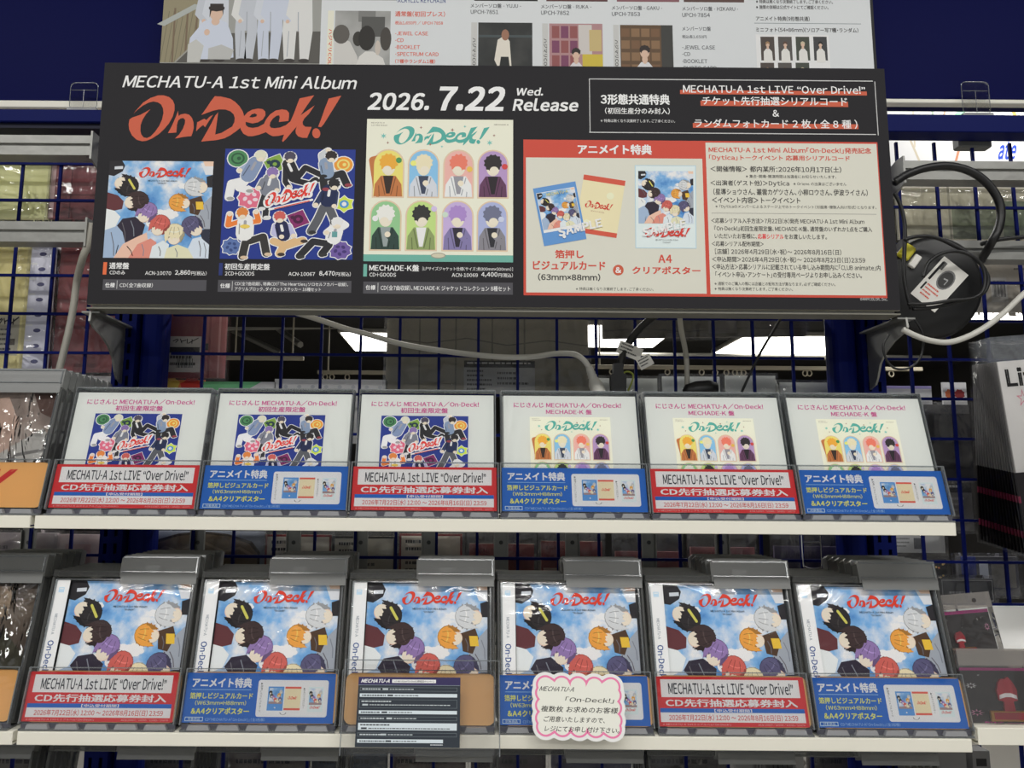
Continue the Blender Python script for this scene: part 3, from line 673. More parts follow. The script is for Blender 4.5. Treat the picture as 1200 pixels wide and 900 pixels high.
# header panel with pale bottom trim
t = thing('header_panel', 'large navy blue header panel behind the poster', 'panel', (.03, .972, 1.955))
o = MB(); o.box(-1.4, .5, 0, .02, .0, .75, PANEL, bev=.001); o.box(.5, 1.4, 0, .02, .008, .75, PANEL, bev=.001); o.build('panel', t)
o = MB(); o.box(-1.4, -.43, -.012, .0, -.012, -.002, CREAMW, bev=.001); o.build('bottom_trim', t)
o = MB(); o.box(.5, 1.4, -.012, .0, .004, .010, CREAMW, bev=.001); o.build('bottom_trim', t)
# galvanised bars in the side bays
def bar(x0, x1, z0, z1, side, label):
    t = thing('hook_bar', label, 'bar', ((x0+x1)/2, .87, z0), group='galvanised hook bars')
    h = z1-z0; hw = (x1-x0)/2
    prof = [(0, 0), (0, h*.40), (.003, h*.44), (.003, h*.56), (0, h*.60), (0, h), (.022, h), (.022, h-.002), (.0045, h-.002), (.0045, .002), (.022, .002), (.022, 0)]
    o = MB(); o.prism(prof, -hw, hw, STEEL, plane='yz'); o.build('bar', t)
    xe = hw if side == 'left' else -hw
    o = MB(); o.prism([(-.004, -.006), (-.004, h+.004), (.012, h+.004), (.052, h*.75), (.055, -.02), (.045, -.022), (.012, -.010)], xe-.0006, xe+.0018, STEEL, plane='yz'); o.build('end_bracket', t)
bar(-1.25, -.4535, 1.8372, 1.8618, 'left', 'upper galvanised bar left of the sign board')
bar(-1.25, -.4525, 1.7302, 1.755, 'left', 'lower galvanised bar left of the sign board')
bar(.510, 1.3, 1.8151, 1.8385, 'right', 'upper galvanised bar right of the sign board, behind the thick cable')
bar(.510, 1.3, 1.718, 1.7407, 'right', 'lower galvanised bar right of the sign board, above the black disc')

def shelf(x0, x1, ztop, lip, label, Y=.761):
    t = thing('shelf', label, 'shelf', ((x0+x1)/2, Y, ztop), group='white steel shelves')
    hw = (x1-x0)/2
    o = MB(); o.box(-hw, hw, .0015, .155, -.0018, 0, CREAMW); o.build('shelf_plate', t)
    o = MB(); o.box(-hw, hw, 0, .0013, -lip, 0, CREAMW, bev=.0005); o.box(-hw, hw, .0013, .014, -lip, -lip+.0013, CREAMW); o.build('front_lip', t)
    for s in (-1, 1):
        o = MB(); a = s*hw-(.0016 if s > 0 else 0); o.prism([(.003, -lip+.003), (.003, -.002), (.15, -.002), (.15, -.0125), (.12, -.0125)], a, a+.0016, CREAMW, plane='yz'); o.build('end_bracket', t)
    return t
ZU, ZL = 1.4185, 1.2175
shelf(-.425, .4745, ZU, .0125, 'upper white shelf lip running under the six title cards')
shelf(-.425, .4745, ZL, .0118, 'lower white shelf lip running under the six blue-sky albums')
shelf(-1.32, -.4292, ZU, .012, 'short visible end of white shelf at far left, under the orange W card')
shelf(-1.32, -.4292, ZL, .0118, 'short visible end of white shelf at far left, bottom row')
shelf(.4805, 1.35, 1.2278, .0155, 'white shelf end at lower right, under the pin badge packs')
shelf(-.425, .4745, 1.0445, .0118, 'bottom white shelf below the frame edge')

# ================================================================== SIGN BOARD
BX, BY, BZ = .0243, .831, 1.647
brd = thing('sign_board', 'long charcoal sign board with album pictures and release date', 'sign', (BX, BY, BZ))
FBp = lambda px, py: (PT(px, py, BY).x-BX, PT(px, py, BY).z-BZ)
o = MB(); o.box(-.4503, .4503, 0, .0006, 0, .2852, BOARD); o.box(-.4503, .4503, .0006, .006, 0, .2852, FOAM); o.build('board_panel', brd)
W_ = ink(232, 230, 226); SAL = ink(188, 88, 64)
p = Pr()
def T(P, t, x0, y0, x1, y1, mat, L=2, bold=.01, shear=0, res=2, F=None):
    F = F or FBp; k = .0079*(x1-x0)
    v, f = glyphs(t, bold, res)
    a = F(x0, y1); b = F(x1, y1+k); c = F(x0, y0); h = c[1]-a[1]
    P.rawt([(a[0]+gx*(b[0]-a[0])+shear*(gy-.5)*h, a[1]+gy*h) for gx, gy in v], f, mat, L)
def RC(P, x0, y0, x1, y1, mat, L=1, F=None):
    F = F or FBp; k = .0079*(x1-x0); a = F(x0, y1); b = F(x1, y1+k); c = F(x0, y0)
    P.raw([(a[0], a[1]), (b[0], a[1]), (b[0], c[1]), (a[0], c[1])], [(0, 1, 2, 3)], mat, L)
T(p, 'MECHATU-A 1st Mini Album', 145, 87.5, 418, 102.5, W_, 2, .016, .22, 3)
logo(p, FBp, 151, 111.5, 400, 166.5, SAL, 2)
T(p, '2026.', 432, 108.5, 504, 129, W_, 2, .035, .18, 3); T(p, '7.22', 513, 101, 592, 129.5, W_, 2, .04, .18, 3)
T(p, 'Wed.', 605, 102.5, 637, 112, W_, 2, .03, .18, 3); T(p, 'Release', 602, 115, 678, 130, W_, 2, .035, .18, 3)
# outlined benefit box
LN = ink(190, 190, 190)
for a in ((690.5,92,1023,93),(690.5,154.5,1026.5,155.5)): RC(p, *a, LN)
for x0, x1 in ((690.2,691.0),(1024.6,1025.6)):
    a, b = FBp(x0, 92.3+(3.3 if x0 > 900 else 0)), FBp(x0, 155.3+(3.4 if x0 > 900 else 0)); wd = .0009
    p.raw([(a[0], b[1]), (a[0]+wd, b[1]), (a[0]+wd, a[1]), (a[0], a[1])], [(0,1,2,3)], LN, 1)
T(p, '3形態共通特典', 704, 110, 785, 122.5, W_, 2, .03); T(p, '（初回生産分のみ封入）', 709, 126, 785, 133.5, W_, 2, .015); T(p, '※特典は無くなり次第終了します。ご了承ください。', 704, 139.5, 791, 143.3, W_, 2, 0)
RC(p, 797, 105.5, 1016, 110.2, SAL); T(p, 'MECHATU-A 1st LIVE “Over Drive!”', 800.5, 99.3, 1014, 108.6, W_, 2, .014)
RC(p, 821, 118, 994, 124, SAL); T(p, 'チケット先行抽選シリアルコード', 823, 112.8, 993, 123, W_, 2, .014)
T(p, '&', 905.5, 128.8, 913, 136.8, W_, 2, .012)
RC(p, 812, 144.2, 1006, 149.8, SAL); T(p, 'ランダムフォトカード 2 枚 ( 全 8 種 )', 814, 139, 1005, 149.5, W_, 2, .014)
def caption(barc, bx, y, name, nx1, sub, sx1, acn, ax0, ax1, price, px0, px1, ex1, band, lines, divx, sp):
    RC(p, bx, y, bx+4.3, y+14.5, barc); T(p, name, sp+5.5, y+.3, nx1, y+8, W_, 2, .025); T(p, sub, sp+6, y+10, sx1, y+14.6, W_, 2, .012)
    T(p, acn, ax0, y+10+.6, ax1, y+15, W_, 2, .012); T(p, price, px0, y+9.4, px1, y+15.4, W_, 2, .02); T(p, '円(税込)', px1+1, y+10.5, ex1, y+15.6, W_, 2, .008)
    RC(p, *band, ink(74, 73, 78)); T(p, '仕様', band[0]+3, band[1]+4, band[0]+14.5, band[1]+9.6, W_, 2, .025); RC(p, divx, band[1]+1.5, divx+.6, band[3]-1.5, LN, 2)
    for (tx, x0, y0, x1, y1) in lines: T(p, tx, x0, y0, x1, y1, W_, 2, .008)
caption(ink(214, 104, 64), 120.3, 307.2, '通常盤', 151, 'CDのみ', 146.5, 'ACN-10070', 170, 200.5, '2,860', 205, 223, 242, (120,327.3,241.5,340), [('CD（全7曲収録）',140,331.5,179,336.8)], 136.5, 122.3)
caption(ink(40, 52, 110), 256.2, 308.2, '初回生産限定盤', 316, '2CD+GOODS', 298, 'ACN-10067', 338, 369, '8,470', 374, 392.5, 411, (255,328,411.5,342), [('CD（全7曲収録）、特典CD（「The Hearties」ソロセルフカバー収録）、',275,330.2,408,334.7),('アクリルブロック、ダイカットステッカー 16種セット',275,336.2,376,340.7)], 271.6, 257.6)
caption(ink(104, 166, 152), 425.6, 309.5, 'MECHADE-K盤', 491, 'CD+GOODS', 464, 'ACN-10069', 529.5, 560, '4,400', 564, 583, 601, (425.5,330,601,344), [('CD（全7曲収録）、MECHADE-K ジャケットコレクション 8種セット',446,334.2,598,340.3)], 442.5, 427)
T(p, '[LPサイズジャケット仕様（サイズ：約300mm×300mm）]', 495, 312.5, 601, 317, W_, 2, .006)
T(p, '©ANYCOLOR, Inc.', 1008, 348.9, 1040, 352.6, ink(190, 190, 190), 2, .006)
p.build('lettering', brd, (0, 0, 0), fix=False)
# three album pictures
def picture(name, tl, br, draw, label, thick=.0002):
    a, b = FBp(*tl), FBp(*br); q = Pr()
    draw(q, FR(0, 0, b[0]-a[0], a[1]-b[1])); o = q.build(name, brd, (a[0], 0, a[1]), fix=False); o['label'] = label
picture('album_picture', (129, 188.4), (244.2, 303), lambda P, F: art_sky(P, F), 'blue sky album picture with a ring of heads')
picture('album_picture', (264.2, 174.2), (413, 304.5), lambda P, F: art_navy(P, F), 'navy album picture scattered with figures')
picture('album_picture', (430.3, 139.3), (601.2, 307.5), lambda P, F: art_arches(P, F), 'cream album picture with eight arches')
# notice panel
q = Pr(); GP = ink(202, 201, 189); BORD = ink(190, 72, 58); RT = ink(194, 74, 60); KT = ink(52, 50, 50)
RC(q, 613.6, 163.5, 1040, 346, BORD, 1)
a0, a1 = FBp(614.6, 184), FBp(825, 345); 
c0, c1 = FBp(616.3, 184.5), FBp(828.2, 344.3)
q.raw([(c0[0], c1[1]), (c1[0], c1[1]), (c1[0], c0[1]), (c0[0], c0[1])], [(0,1,2,3)], GP, 2)
c0, c1 = FBp(826.6, 167.2), FBp(1038.5, 346.4)
q.raw([(c0[0], c1[1]), (c1[0], c1[1]), (c1[0], c0[1]), (c0[0], c0[1])], [(0,1,2,3)], GP, 2)
T(q, 'アニメイト特典', 677, 169, 764, 180.8, W_, 3, .04)
# sample cards
def aff(tl, tr, bl): return AFF(tl, tr, bl, FBp)
shade = ink(176, 178, 176)
Fc = aff((684.3,204.5), (733,212), (673.6,271.5))
q.rect(Fc, 0, 0, 1, 1, ink(240, 208, 170), 4); q.rect(Fc, 0, 0, 1, .09, ink(196, 84, 66), 5); q.rect(Fc, 0, .92, 1, 1, ink(196, 84, 66), 5)
logo(q, Fc, .14, .43, .8, .56, ink(190, 56, 44), 5); q.text(Fc, 'MECHATU-A 1st Mini Album', .3, .59, .62, .61, ink(150, 90, 70), 5, 0)
q.ell(Fc, .7, .3, .09, .06, ink(244, 218, 186), 5); q.ell(Fc, .25, .82, .1, .06, ink(244, 218, 186), 5)
Fc = aff((624.5,221.2), (674.2,212.6), (637.6,288.6))
q.rect(Fc, 0, 0, 1, 1, ink(92, 140, 196), 7); q.rect(Fc, .05, .09, .95, .78, ink(226, 230, 234), 8); q.text(Fc, 'MECHATU-A', .28, .12, .78, .17, ink(206, 196, 120), 21, .02)
art_sky(q, lambda u, v: Fc(.06+u*.88, .10+v*.63), SKY_S, 9, False, False)
q.ell(Fc, .5, .90, .04, .03, W_, 22)
Fs = aff((653,268), (704,256), (655,278)); q.text(Fs, 'SAMPLE', 0, 0, 1, 1, ink(226, 228, 230), 24, .05)
Fc = aff((743.8,193.6), (815.4,194), (744.6,291))
q.rect(Fc, 0, 0, 1, 1, ink(206, 222, 230), 4); q.frame(Fc, 0, 0, 1, 1, .012, .008, ink(170, 196, 210), 5)
art_sky(q, lambda u, v: Fc(.055+u*.9, .07+v*.63), SKY_S, 5, False, False)
logo(q, Fc, .16, .75, .90, .87, ink(200, 58, 50), 17); q.text(Fc, 'MECHATU-A 1st Mini Album', .33, .89, .70, .905, KT, 17, 0); q.text(Fc, '“On-Deck!”', .44, .92, .58, .935, KT, 17, 0)
Fs = aff((752,268), (803,257), (753,278)); q.text(Fs, 'SAMPLE', 0, 0, 1, 1, ink(226, 228, 230), 24, .05)
T(q, '箔押し', 650.5, 292.8, 684, 302.6, RT, 4, .03); T(q, 'ビジュアルカード', 624.5, 305.5, 709.5, 316, RT, 4, .03); T(q, '(63mm×88mm)', 630.5, 320.3, 703.5, 329, KT, 4, .022)
q.ell(FBp, 724.5, 316.6, 6.3, 6.3, SAL, 4); T(q, '&', 721.2, 313, 728, 320, W_, 5, .03)
T(q, 'A4', 771.5, 298.5, 787.5, 308, RT, 4, .03); T(q, 'クリアポスター', 741, 312, 821, 321, RT, 4, .03)
T(q, '※特典は無くなり次第終了します。ご了承ください。', 675, 336.5, 766, 340.4, KT, 4, .0)
for a in (
 ('MECHATU-A 1st Mini Album「On-Deck!」発売記念',830.5,172,1021,178.8,RT,.022),
 ('「Dytica」トークイベント 応募用シリアルコード',831,181.4,996,188.6,RT,.022),
 ('＜開催情報＞ 都内某所：2026年10月17日(土)',832.5,194.4,986,201.4,KT,.016),
 ('※集合・開場・開演時間は当選者にお知らせいたします。',874,204.7,980,208.6,KT,.004),
 ('＜出演者（ゲスト他）＞Dytica',832.5,211,925,218.4,KT,.016),
 ('※Oriens の出演はございません',930,213.4,992,217.4,KT,.004),
 ('（星導ショウさん、叢雲カゲツさん、小柳ロウさん、伊波ライさん）',836,220.8,1017,228.4,KT,.014),
 ('＜イベント内容＞トークイベント',834.5,230.6,938,238,KT,.016),
 ('※『Dyticaのメンバーによるステージ上でのトークイベント（対面席・複数人向け形式）となります。',838.5,239.8,1027,244.4,KT,.004),
 ('＜応募シリアル入手方法＞7月22日(水)発売 MECHATU-A 1st Mini Album',833.5,255.4,1013,261.6,KT,.012),
 ('『On-Deck!』初回生産限定盤、MECHADE-K盤、通常盤のいずれか1点をご購入',837,264.6,1022,270.6,KT,.012),
 ('いただいたお客様に、',837.5,273.4,887,279.6,KT,.012),('応募シリアル',888,274,918.5,280.2,ink(214,48,56),.016),('をお渡しいたします。',919.5,274.3,969,280.4,KT,.012),
 ('＜応募シリアル配布期間＞',834,282.6,895,288.6,KT,.012),
 ('［店舗］ 2026年4月29日（水・祝）～ 2026年8月16日（日）',838,291.4,986,298,KT,.012),
 ('＜申込期間＞2026年4月29日（水・祝）～ 2026年8月23日（日）23:59',834.5,300.4,1014,307,KT,.012),
 ('＜申込方法＞応募シリアルに記載されている申し込み期間内に「CLUB animate」内',834.5,309.2,1032,315.8,KT,.012),
 ('「イベント申込・アンケート」の受付専用ページよりお申し込みください。',838.5,318.2,1010,325,KT,.012),
 ('※通販でのご購入の際には店舗との配布方法が異なります。必ずご確認ください。',837.5,330.2,979,334.4,KT,.004),
 ('※特典は無くなり次第終了します。ご了承ください。',837.5,336.4,929,340.4,KT,.004)):
    T(q, a[0], a[1], a[2], a[3], a[4], a[5], 4, a[6])
RC(q, 834, 249.4, 1027, 250, ink(140, 138, 134), 3)
q.build('notice_panel', brd, (0, 0, 0), fix=False)
# aluminium channel that carries the board + brackets
o = MB(); o.box(-.4475, .4475, .0065, .026, -.0035, .012, pbr('channel_grey', (168, 166, 158), 0.5), bev=.0008); o.box(-.4503, .4503, .0, .0262, -.0052, -.0037, pbr('channel_lip', (126, 124, 114), .5))
o.build('carrier_channel', brd)
def bracket(x, label):
    o = MB(); yb = PY0-.002
    prof = [(.8600, 1.6405), (.838, 1.6405), (.8362, 1.629), (.846, 1.6235), (.866, 1.618), (.884, 1.609), (.897, 1.597), (.904, 1.582), (.910, 1.574), (yb, 1.570), (yb, 1.6405)]
    o.prism(prof, x-.0012, x+.0012, STEEL, plane='yz')
    o.prism([(.838, 1.6385), (.838, 1.6405), (yb, 1.6405), (yb, 1.6385)], x-.010, x+.010, STEEL, plane='yz')
    tag(o.build('board_bracket'), label, 'bracket', 'galvanised brackets under the sign board')
bracket(-.4245, 'galvanised bracket under the left end of the sign board')
bracket(.4845, 'galvanised bracket under the right end of the sign board')

# ================================================================== POSTER ABOVE
PYY = .952
pos = thing('wall_poster', 'white album poster on the navy header, partly behind the sign board', 'poster', (0, PYY, 2.0))
Fp = lambda px, py: (PT(px, py, PYY).x, PT(px, py, PYY).z-2.0)
xl, xr, xm = Fp(196.5, 40)[0], Fp(1022.5, 50)[0], Fp(373, 40)[0]
zb = Fp(600, 112)[1]; zt = Fp(600, -70)[1]
PW = ink(206, 209, 211)
o = MB(); o.box(xl, xr, 0, .007, zb, zt, PW); o.box(xr+.001, xr+.006, .004, .016, zb, zt, pbr('poster_edge_shadow', (20, 20, 22), .6)); o.build('poster_board', pos)  # black strip beside the board stands in for its shadow gap
q = Pr()
K2 = ink(84, 86, 90); R2 = ink(206, 84, 60); B2 = ink(50, 70, 130)
TT = lambda *a, **k: T(q, *a, F=Fp, **k)
for a in (('-ACRYLIC KEYCHAIN',464,-2,522,3,B2),('通常盤(初回プレス)',463,13,521.5,19.5,R2),('税込1,650円 / UPCH-7858',463,24.5,519,29,R2),('-JEWEL CASE',463,36.8,501.5,41.3,R2),('-CD',463,44.8,473,49.3,R2),('-BOOKLET',463,52.8,492,57.4,R2),('-SPECTRUM CARD',463,61,514,65.6,R2),('(7種中ランダム1種)',463,69.2,510,74.2,R2),
 ('メンバーソロ盤 - YUJU -',551.5,4,610.5,9,K2),('UPCH-7851',551.5,11.5,584,16.3,K2),('メンバーソロ盤 - RUKA -',634,5,693,10,K2),('UPCH-7852',634,12.5,667,17.3,K2),('メンバーソロ盤 - GAKU -',717,6.5,776,11.5,K2),('UPCH-7853',717,14,750,18.7,K2),
 ('メンバーソロ盤 - HIKARU -',799.5,7.5,865,12.5,K2),('UPCH-7854',799.5,15.2,832,20,K2),('メンバーソロ盤',799.5,31,833,36,K2),('税込各1,650円',799.5,41,828,45,K2),('-JEWEL CASE',799.5,53.2,838,57.8,K2),('-CD',799.5,61,809,65.6,K2),('-BOOKLET',799.5,69.3,829,74,K2),('-PHOTO CARD',799.5,77.2,840,82,K2),
 ('※特典は無くなり次第終了します。ご了承ください。',886,-.5,976,4,KT),('※施策の詳細は公式サイトにてご確認ください。',886,6,971,10.5,KT),('アニメイト特典(9形態共通)',886,19,949,24.5,KT),('ミニフォト(54×86mm)(ソロアー写7種・ランダム)',886,32,1006,37.5,KT)):
    TT(*a, L=2, bold=.014)
RC(q, 884, 26.8, 1009, 27.4, ink(110, 120, 126), 1, Fp)
q.build('lettering', pos, fix=False)
def thumb(x0, y0, x1, y1, mat, draw=None, spine=None, label=None):
    a, b = Fp(x0, y0), Fp(x1, y1); P = Pr(); F = FR(0, 0, b[0]-a[0], a[1]-b[1])
    P.rect(F, 0, 0, 1, 1, mat, 1)
    if draw: draw(P, F)
    if spine:
        sc, tc = spine; P.rect(F, -.13, 0, -.02, 1, sc, 1); P.text(F, 'ハジマリCOLOR', -.105, .25, -.04, .86, tc, 2, .02, rot=90)
    o = P.build('printed_photo', pos, (a[0], 0, a[1]), fix=False)
    if label: o['label'] = label
SKN = ink(206, 176, 156); HR = ink(52, 46, 44)
def person(P, F, u, v, s, shirt, L=2, hair=HR, ax=1.25):
    F0_ = F; u0_ = u; F = lambda a, b: F0_(u0_+(a-u0_)*ax, b)
    P.fp(F, [(u-.17*s, v+.75*s), (u-.16*s, v+.30*s), (u-.06*s, v+.17*s), (u+.06*s, v+.17*s), (u+.16*s, v+.30*s), (u+.18*s, v+.75*s)], shirt, L)
    P.ell(F, u, v+.12*s, .045*s, .08*s, SKN, L+1); P.ell(F, u, v, .075*s, .10*s, SKN, L+2); P.tuft(F, u, v-.045*s, .082*s, hair, L+3, int(u*99), 10, .12); P.ell(F, u, v+.02*s, .055*s, .06*s, SKN, L+4)
LG = ink(206, 206, 204)
thumb(393, 12.5, 456, 100, blur_print('grey_room_photo', ((120,120,118),(150,150,148),(176,176,174)), 14), lambda P, F: (P.rect(F, .42, 0, .73, .15, ink(120,120,118), 2), P.rect(F, .48, .08, .9, .35, ink(84,84,82), 2), P.fp(F, [(0,1),(0,.42),(.12,.36),(.28,.42),(.42,.62),(.48,1)], ink(196,194,190), 3), P.ell(F, .12, .32, .15, .13, ink(92,88,84), 4), P.fp(F, [(.3,1),(.45,.62),(.56,.55),(.7,.55),(.88,.64),(1,.9),(1,1)], ink(206,204,200), 3), P.ell(F, .58, .37, .15, .17, ink(46,44,42), 5), P.ell(F, .42, .38, .09, .10, ink(56,54,50), 4), P.ell(F, .92, .38, .1, .16, ink(70,66,62), 4), P.ell(F, .78, .5, .05, .1, ink(190,180,170), 4)), (ink(222,216,200), R2), 'grey photo of people seen from behind')
BK = ink(40, 42, 42)
thumb(560.5, 26.3, 624, 100, blur_print('dark_alley_photo', ((30,32,32),(44,46,46),(66,66,64)), 16), lambda P, F: (P.rect(F, 0, .2, 1, .24, ink(70,78,80), 2), P.fp(F, [(.3,.6),(.36,.28),(.5,.2),(.58,.3),(.62,.75),(.56,.8),(.4,.78)], ink(214,208,196), 3), P.ell(F, .5, .2, .07, .09, ink(150,110,90), 4), P.fp(F, [(.36,.9),(.42,.55),(.56,.55),(.62,.95)], BK, 4), P.ell(F, .4, .9, .05, .06, ink(180,60,50), 5), P.ell(F, .6, .9, .05, .05, ink(200,170,70), 5)), (ink(190,190,188), ink(60,60,60)), 'dark photo of person in white holding another')
thumb(643.5, 27.5, 707, 100, ink(168, 130, 132), lambda P, F: ([P.rect(F, .05+i*.17, .04+j*.24, .19+i*.17, .24+j*.24, ink(*((120,70,96) if (i+j) % 2 else (140,84,84))), 2) for i in range(3) for j in range(3)], P.rect(F, .55, .02, .8, .5, ink(196,190,186), 2), P.rect(F, .62, .5, 1, .9, ink(196,176,70), 2), P.rect(F, .75, .1, .98, .45, ink(190,170,120), 2), person(P, F, .5, .5, .8, ink(208,204,206), 3)), (ink(190,190,188), ink(60,60,60)), 'pink locker room photo of person in white')
thumb(726.5, 29.2, 790, 100, ink(96, 76, 58), lambda P, F: ([P.rect(F, .02+i*.19, .06+j*.2, .18+i*.19, .2+j*.2, ink(*((132,104,78) if (i*2+j) % 3 else (116,88,66))), 2) for i in range(4) for j in range(4)], P.rect(F, .78, 0, 1, 1, ink(64,64,62), 2), P.rect(F, 0, .85, .3, 1, ink(150,156,150), 2), person(P, F, .46, .46, .95, ink(208,208,210), 3)), (ink(190,190,188), ink(60,60,60)), 'brown shelf photo of person in grey shirt')
for x0, x1, c in ((380,464,(130,128,124)),(556,630,(40,40,40)),(640,712,(90,60,60)),(722,796,(130,90,96)),(800,872,(90,70,66))): thumb(x0, -40, x1, 1.5+(x0-556)*.006, ink(*c), None, None, 'photo cut off at the top edge')
WH = ink(218, 220, 222)
a, b = Fp(885.5, 40.5), Fp(975.5, 120); P = Pr(); F = FR(0, 0, b[0]-a[0], a[1]-b[1]); P.rect(F, 0, 0, 1, 1, WH, .3); P.build('photo_sheet', pos, (a[0], 0, a[1]), fix=False)
for k in range(7):
    x0 = 891+(k % 4)*20.6; y0 = 43+(k//4)*30.5
    thumb(x0, y0, x0+17.4, y0+28, ink(*((78,70,66),(84,80,78),(70,74,66),(66,66,68))[k % 4]), lambda P, F: person(P, F, .5, .33, 1.0, ink(214,212,208), 3, ink(*((150,120,90),(90,70,60),(190,176,150),(40,38,38))[k % 4]), 1.9), None, 'small portrait photo in white shirt')
# big group photo at the poster's left
def group_photo(P, F):
    P.rect(F, 0, 0, .28, 1, ink(140, 132, 108), 2)
    for k in range(9): P.line(F, [(k*.03, 1), (k*.03+.04, .2)], .004, ink(112, 106, 86), 3, cap=False)
    for k in (.07,.15,.21): P.rect(F, k, .15, k+.012, 1, ink(116, 100, 82), 3)
    P.line(F, [(-.01, .42), (.22, .10)], .055, ink(164, 168, 164), 4, cap=False); P.line(F, [(.10, 1), (.26, .6)], .025, ink(150, 148, 140), 4, cap=False)
    P.fp(F, [(.1,1),(.28,.55),(1,.5),(1,1)], ink(88, 86, 82), 4)
    wts = [ink(196,200,208), ink(184,188,196), ink(208,208,206), ink(190,196,210)]
    for (u0, u1, k) in ((.23,.42,0),(.46,.60,1),(.60,.76,3),(.76,.95,2)):
        P.fp(F, [(u0+.01,-.05),(u1-.01,-.05),(u1,.5),(u1-.02,.95),(u1-.075,.95),((u0+u1)/2+.008,.5),((u0+u1)/2-.008,.5),(u0+.08,.95),(u0+.015,.95),(u0,.5)], wts[k], 5)
        P.line(F, [((u0+u1)/2,.2),((u0+u1)/2+.004,.5)], .006, ink(160,164,172), 6, cap=False); P.line(F, [(u0+.04,.5),(u0+.035,.9)], .005, ink(160,164,172), 6, cap=False)
        P.line(F, [(u0+.015,-.05),(u0-.005,.25),(u0+.03,.34)], .045, wts[(k+1) % 4], 6); P.ell(F, u0+.03, .35, .012, .03, SKN, 7)
        for s in (.05, (u1-u0)-.05): P.ell(F, u0+s, .96, .035, .03, ink(60,56,54), 6)
    P.fp(F, [(.17,.95),(.18,.62),(.26,.36),(.33,.30),(.41,.38),(.45,.62),(.46,.92),(.38,.95)], ink(194,200,214), 8)
    P.fp(F, [(.17,1),(.17,.72),(.22,.64),(.27,.74),(.25,1)], ink(186,186,182), 9); P.fp(F, [(.30,.78),(.38,.72),(.46,.8),(.44,.95),(.3,.95)], ink(178,178,176), 9)
    P.line(F, [(.21,.6),(.28,.6),(.29,.52)], .04, ink(194,200,214), 10); P.ell(F, .285, .53, .018, .05, SKN, 11)
    P.ell(F, .335, .36, .026, .06, SKN, 9); P.ell(F, .338, .22, .042, .13, SKN, 10); P.tuft(F, .338, .15, .05, HR, 11, 4, 10, .1); P.fp(F, [(.296,.3),(.296,.08),(.38,.08),(.382,.26),(.37,.15),(.31,.16)], HR, 12)
a, b = Fp(196.7, -70), Fp(373, 112); P = Pr(); F0 = FR(0, 0, b[0]-a[0], a[1]-b[1])
g0 = 70/182.0; P.rect(F0, 0, 0, 1, 1, ink(150, 150, 146), 1); group_photo(P, lambda u, v: F0(u, g0+v*(75/182.0)))
P.build('group_photo', pos, (a[0], 0, a[1]), fix=False)['label'] = 'photo of people in white standing and crouching by a railing'

# ================================================================== SHELF STOCK
TH = R(15); LEAN = Matrix.Rotation(-TH, 4, 'X'); LROT = (-TH, 0, 0)
ORD = ['leftmost', 'second from left', 'third from left', 'third from right', 'second from right', 'rightmost']
def leanpos(x, Y, z, dy, dz):
    q = LEAN @ Vector((0, dy, dz)); return (x, Y+q.y, z+q.z)
def stand_master(label, group, loc):
    t = thing('display_stand', label, 'display stand', loc, group=group)
    o = MB(); o.box(-.0735, .0735, -.0065, -.005, .005, .0548, ACRYL, M=LEAN); fpk = o.build('front_pocket', t)
    o = MB()
    for a in ((-.0740, -.0728, .0048, .0553), (.0728, .0740, .0048, .0553)): o.box(a[0], a[1], -.0072, -.0024, a[2], a[3], ACEDGE, M=LEAN)
    o.box(-.0735, .0735, -.0068, -.0048, .0545, .0555, ACEDGE, M=LEAN); o.build('pocket_rim', fpk)
    o = MB(); o.box(-.0735, .0735, -.0055, .06, .0, .0016, ACEDGE); bpl = o.build('base_plate', t)
    o = MB(); o.box(-.0735, .0735, -.001, .0002, .0017, .0060, FOOTD); o.build('base_strip', t)
    for k in range(5):
        x = -.056+k*.028; o = MB(); o.prism([(-.011, .0017), (.011, .0017), (.0092, .0060), (-.0092, .0060)], -.0058, -.0014, FOOT, M=Matrix.Translation((x, 0, 0))); o.build('foot', bpl)
    return t
def sheet(name, w_, h_, draw, loc, label, cat, group=None, paper=None, rot=LROT, thick=.0006, me=None):
    if me is None:
        P = Pr(); P.box(-w_/2, w_/2, 0, thick, 0, h_, paper or INKW)
        draw(P, FR(-w_/2, h_, w_, h_)); me = P.mesh(name)
    o = bpy.data.objects.new(name, me); C.objects.link(o); o.location = loc; o.rotation_euler = rot
    return tag(o, label, cat, group)
UX = [-.3440+.1492*i for i in range(6)]; LX = [-.3512+.1513*i-(.0012 if i == 0 else 0) for i in range(6)]
YS = .7685
# --- upper row -----------------------------------------------------
PINK = ink(176, 62, 124)
def title_card(kind):
    P = Pr(); F = FR(-.0695, .1300, .139, .126)
    P.box(-.0695, .0695, .0024, .003, .004, .1300, ink(198, 201, 197))
    Q = Pr(); 
    T0 = lambda t, *a, **k: Q.text(F, t, *a, PINK, 1, .022)
    T0('にじさんじ MECHATU-A/On-Deck!', .078, .058, .888, .106)
    if kind == 'navy':
        T0('初回生産限定盤', .30, .115, .656, .162); G = lambda u, v: F(.158+u*.652, .186+v*.60); art_navy(Q, G, 1)
    else:
        T0('MECHADE-K 盤', .32, .119, .665, .162); G = lambda u, v: F(.196+u*.604, .186+v*.665); art_arches(Q, G, 1)
    b = len(P.v)
    mm = [P.mi(m) for m in Q.mats]
    P.v += [(x, y+.0024, z) for x, y, z in Q.v]; P.f += [tuple(b+i for i in f) for f in Q.f]; P.m += [mm[i] for i in Q.m]
    return P.mesh('title_card')
TC = {'navy': title_card('navy'), 'cream': title_card('cream')}
fm = MB()
fm.box(-.0712, .0712, .0, .0038, .002, .1350, FILM)
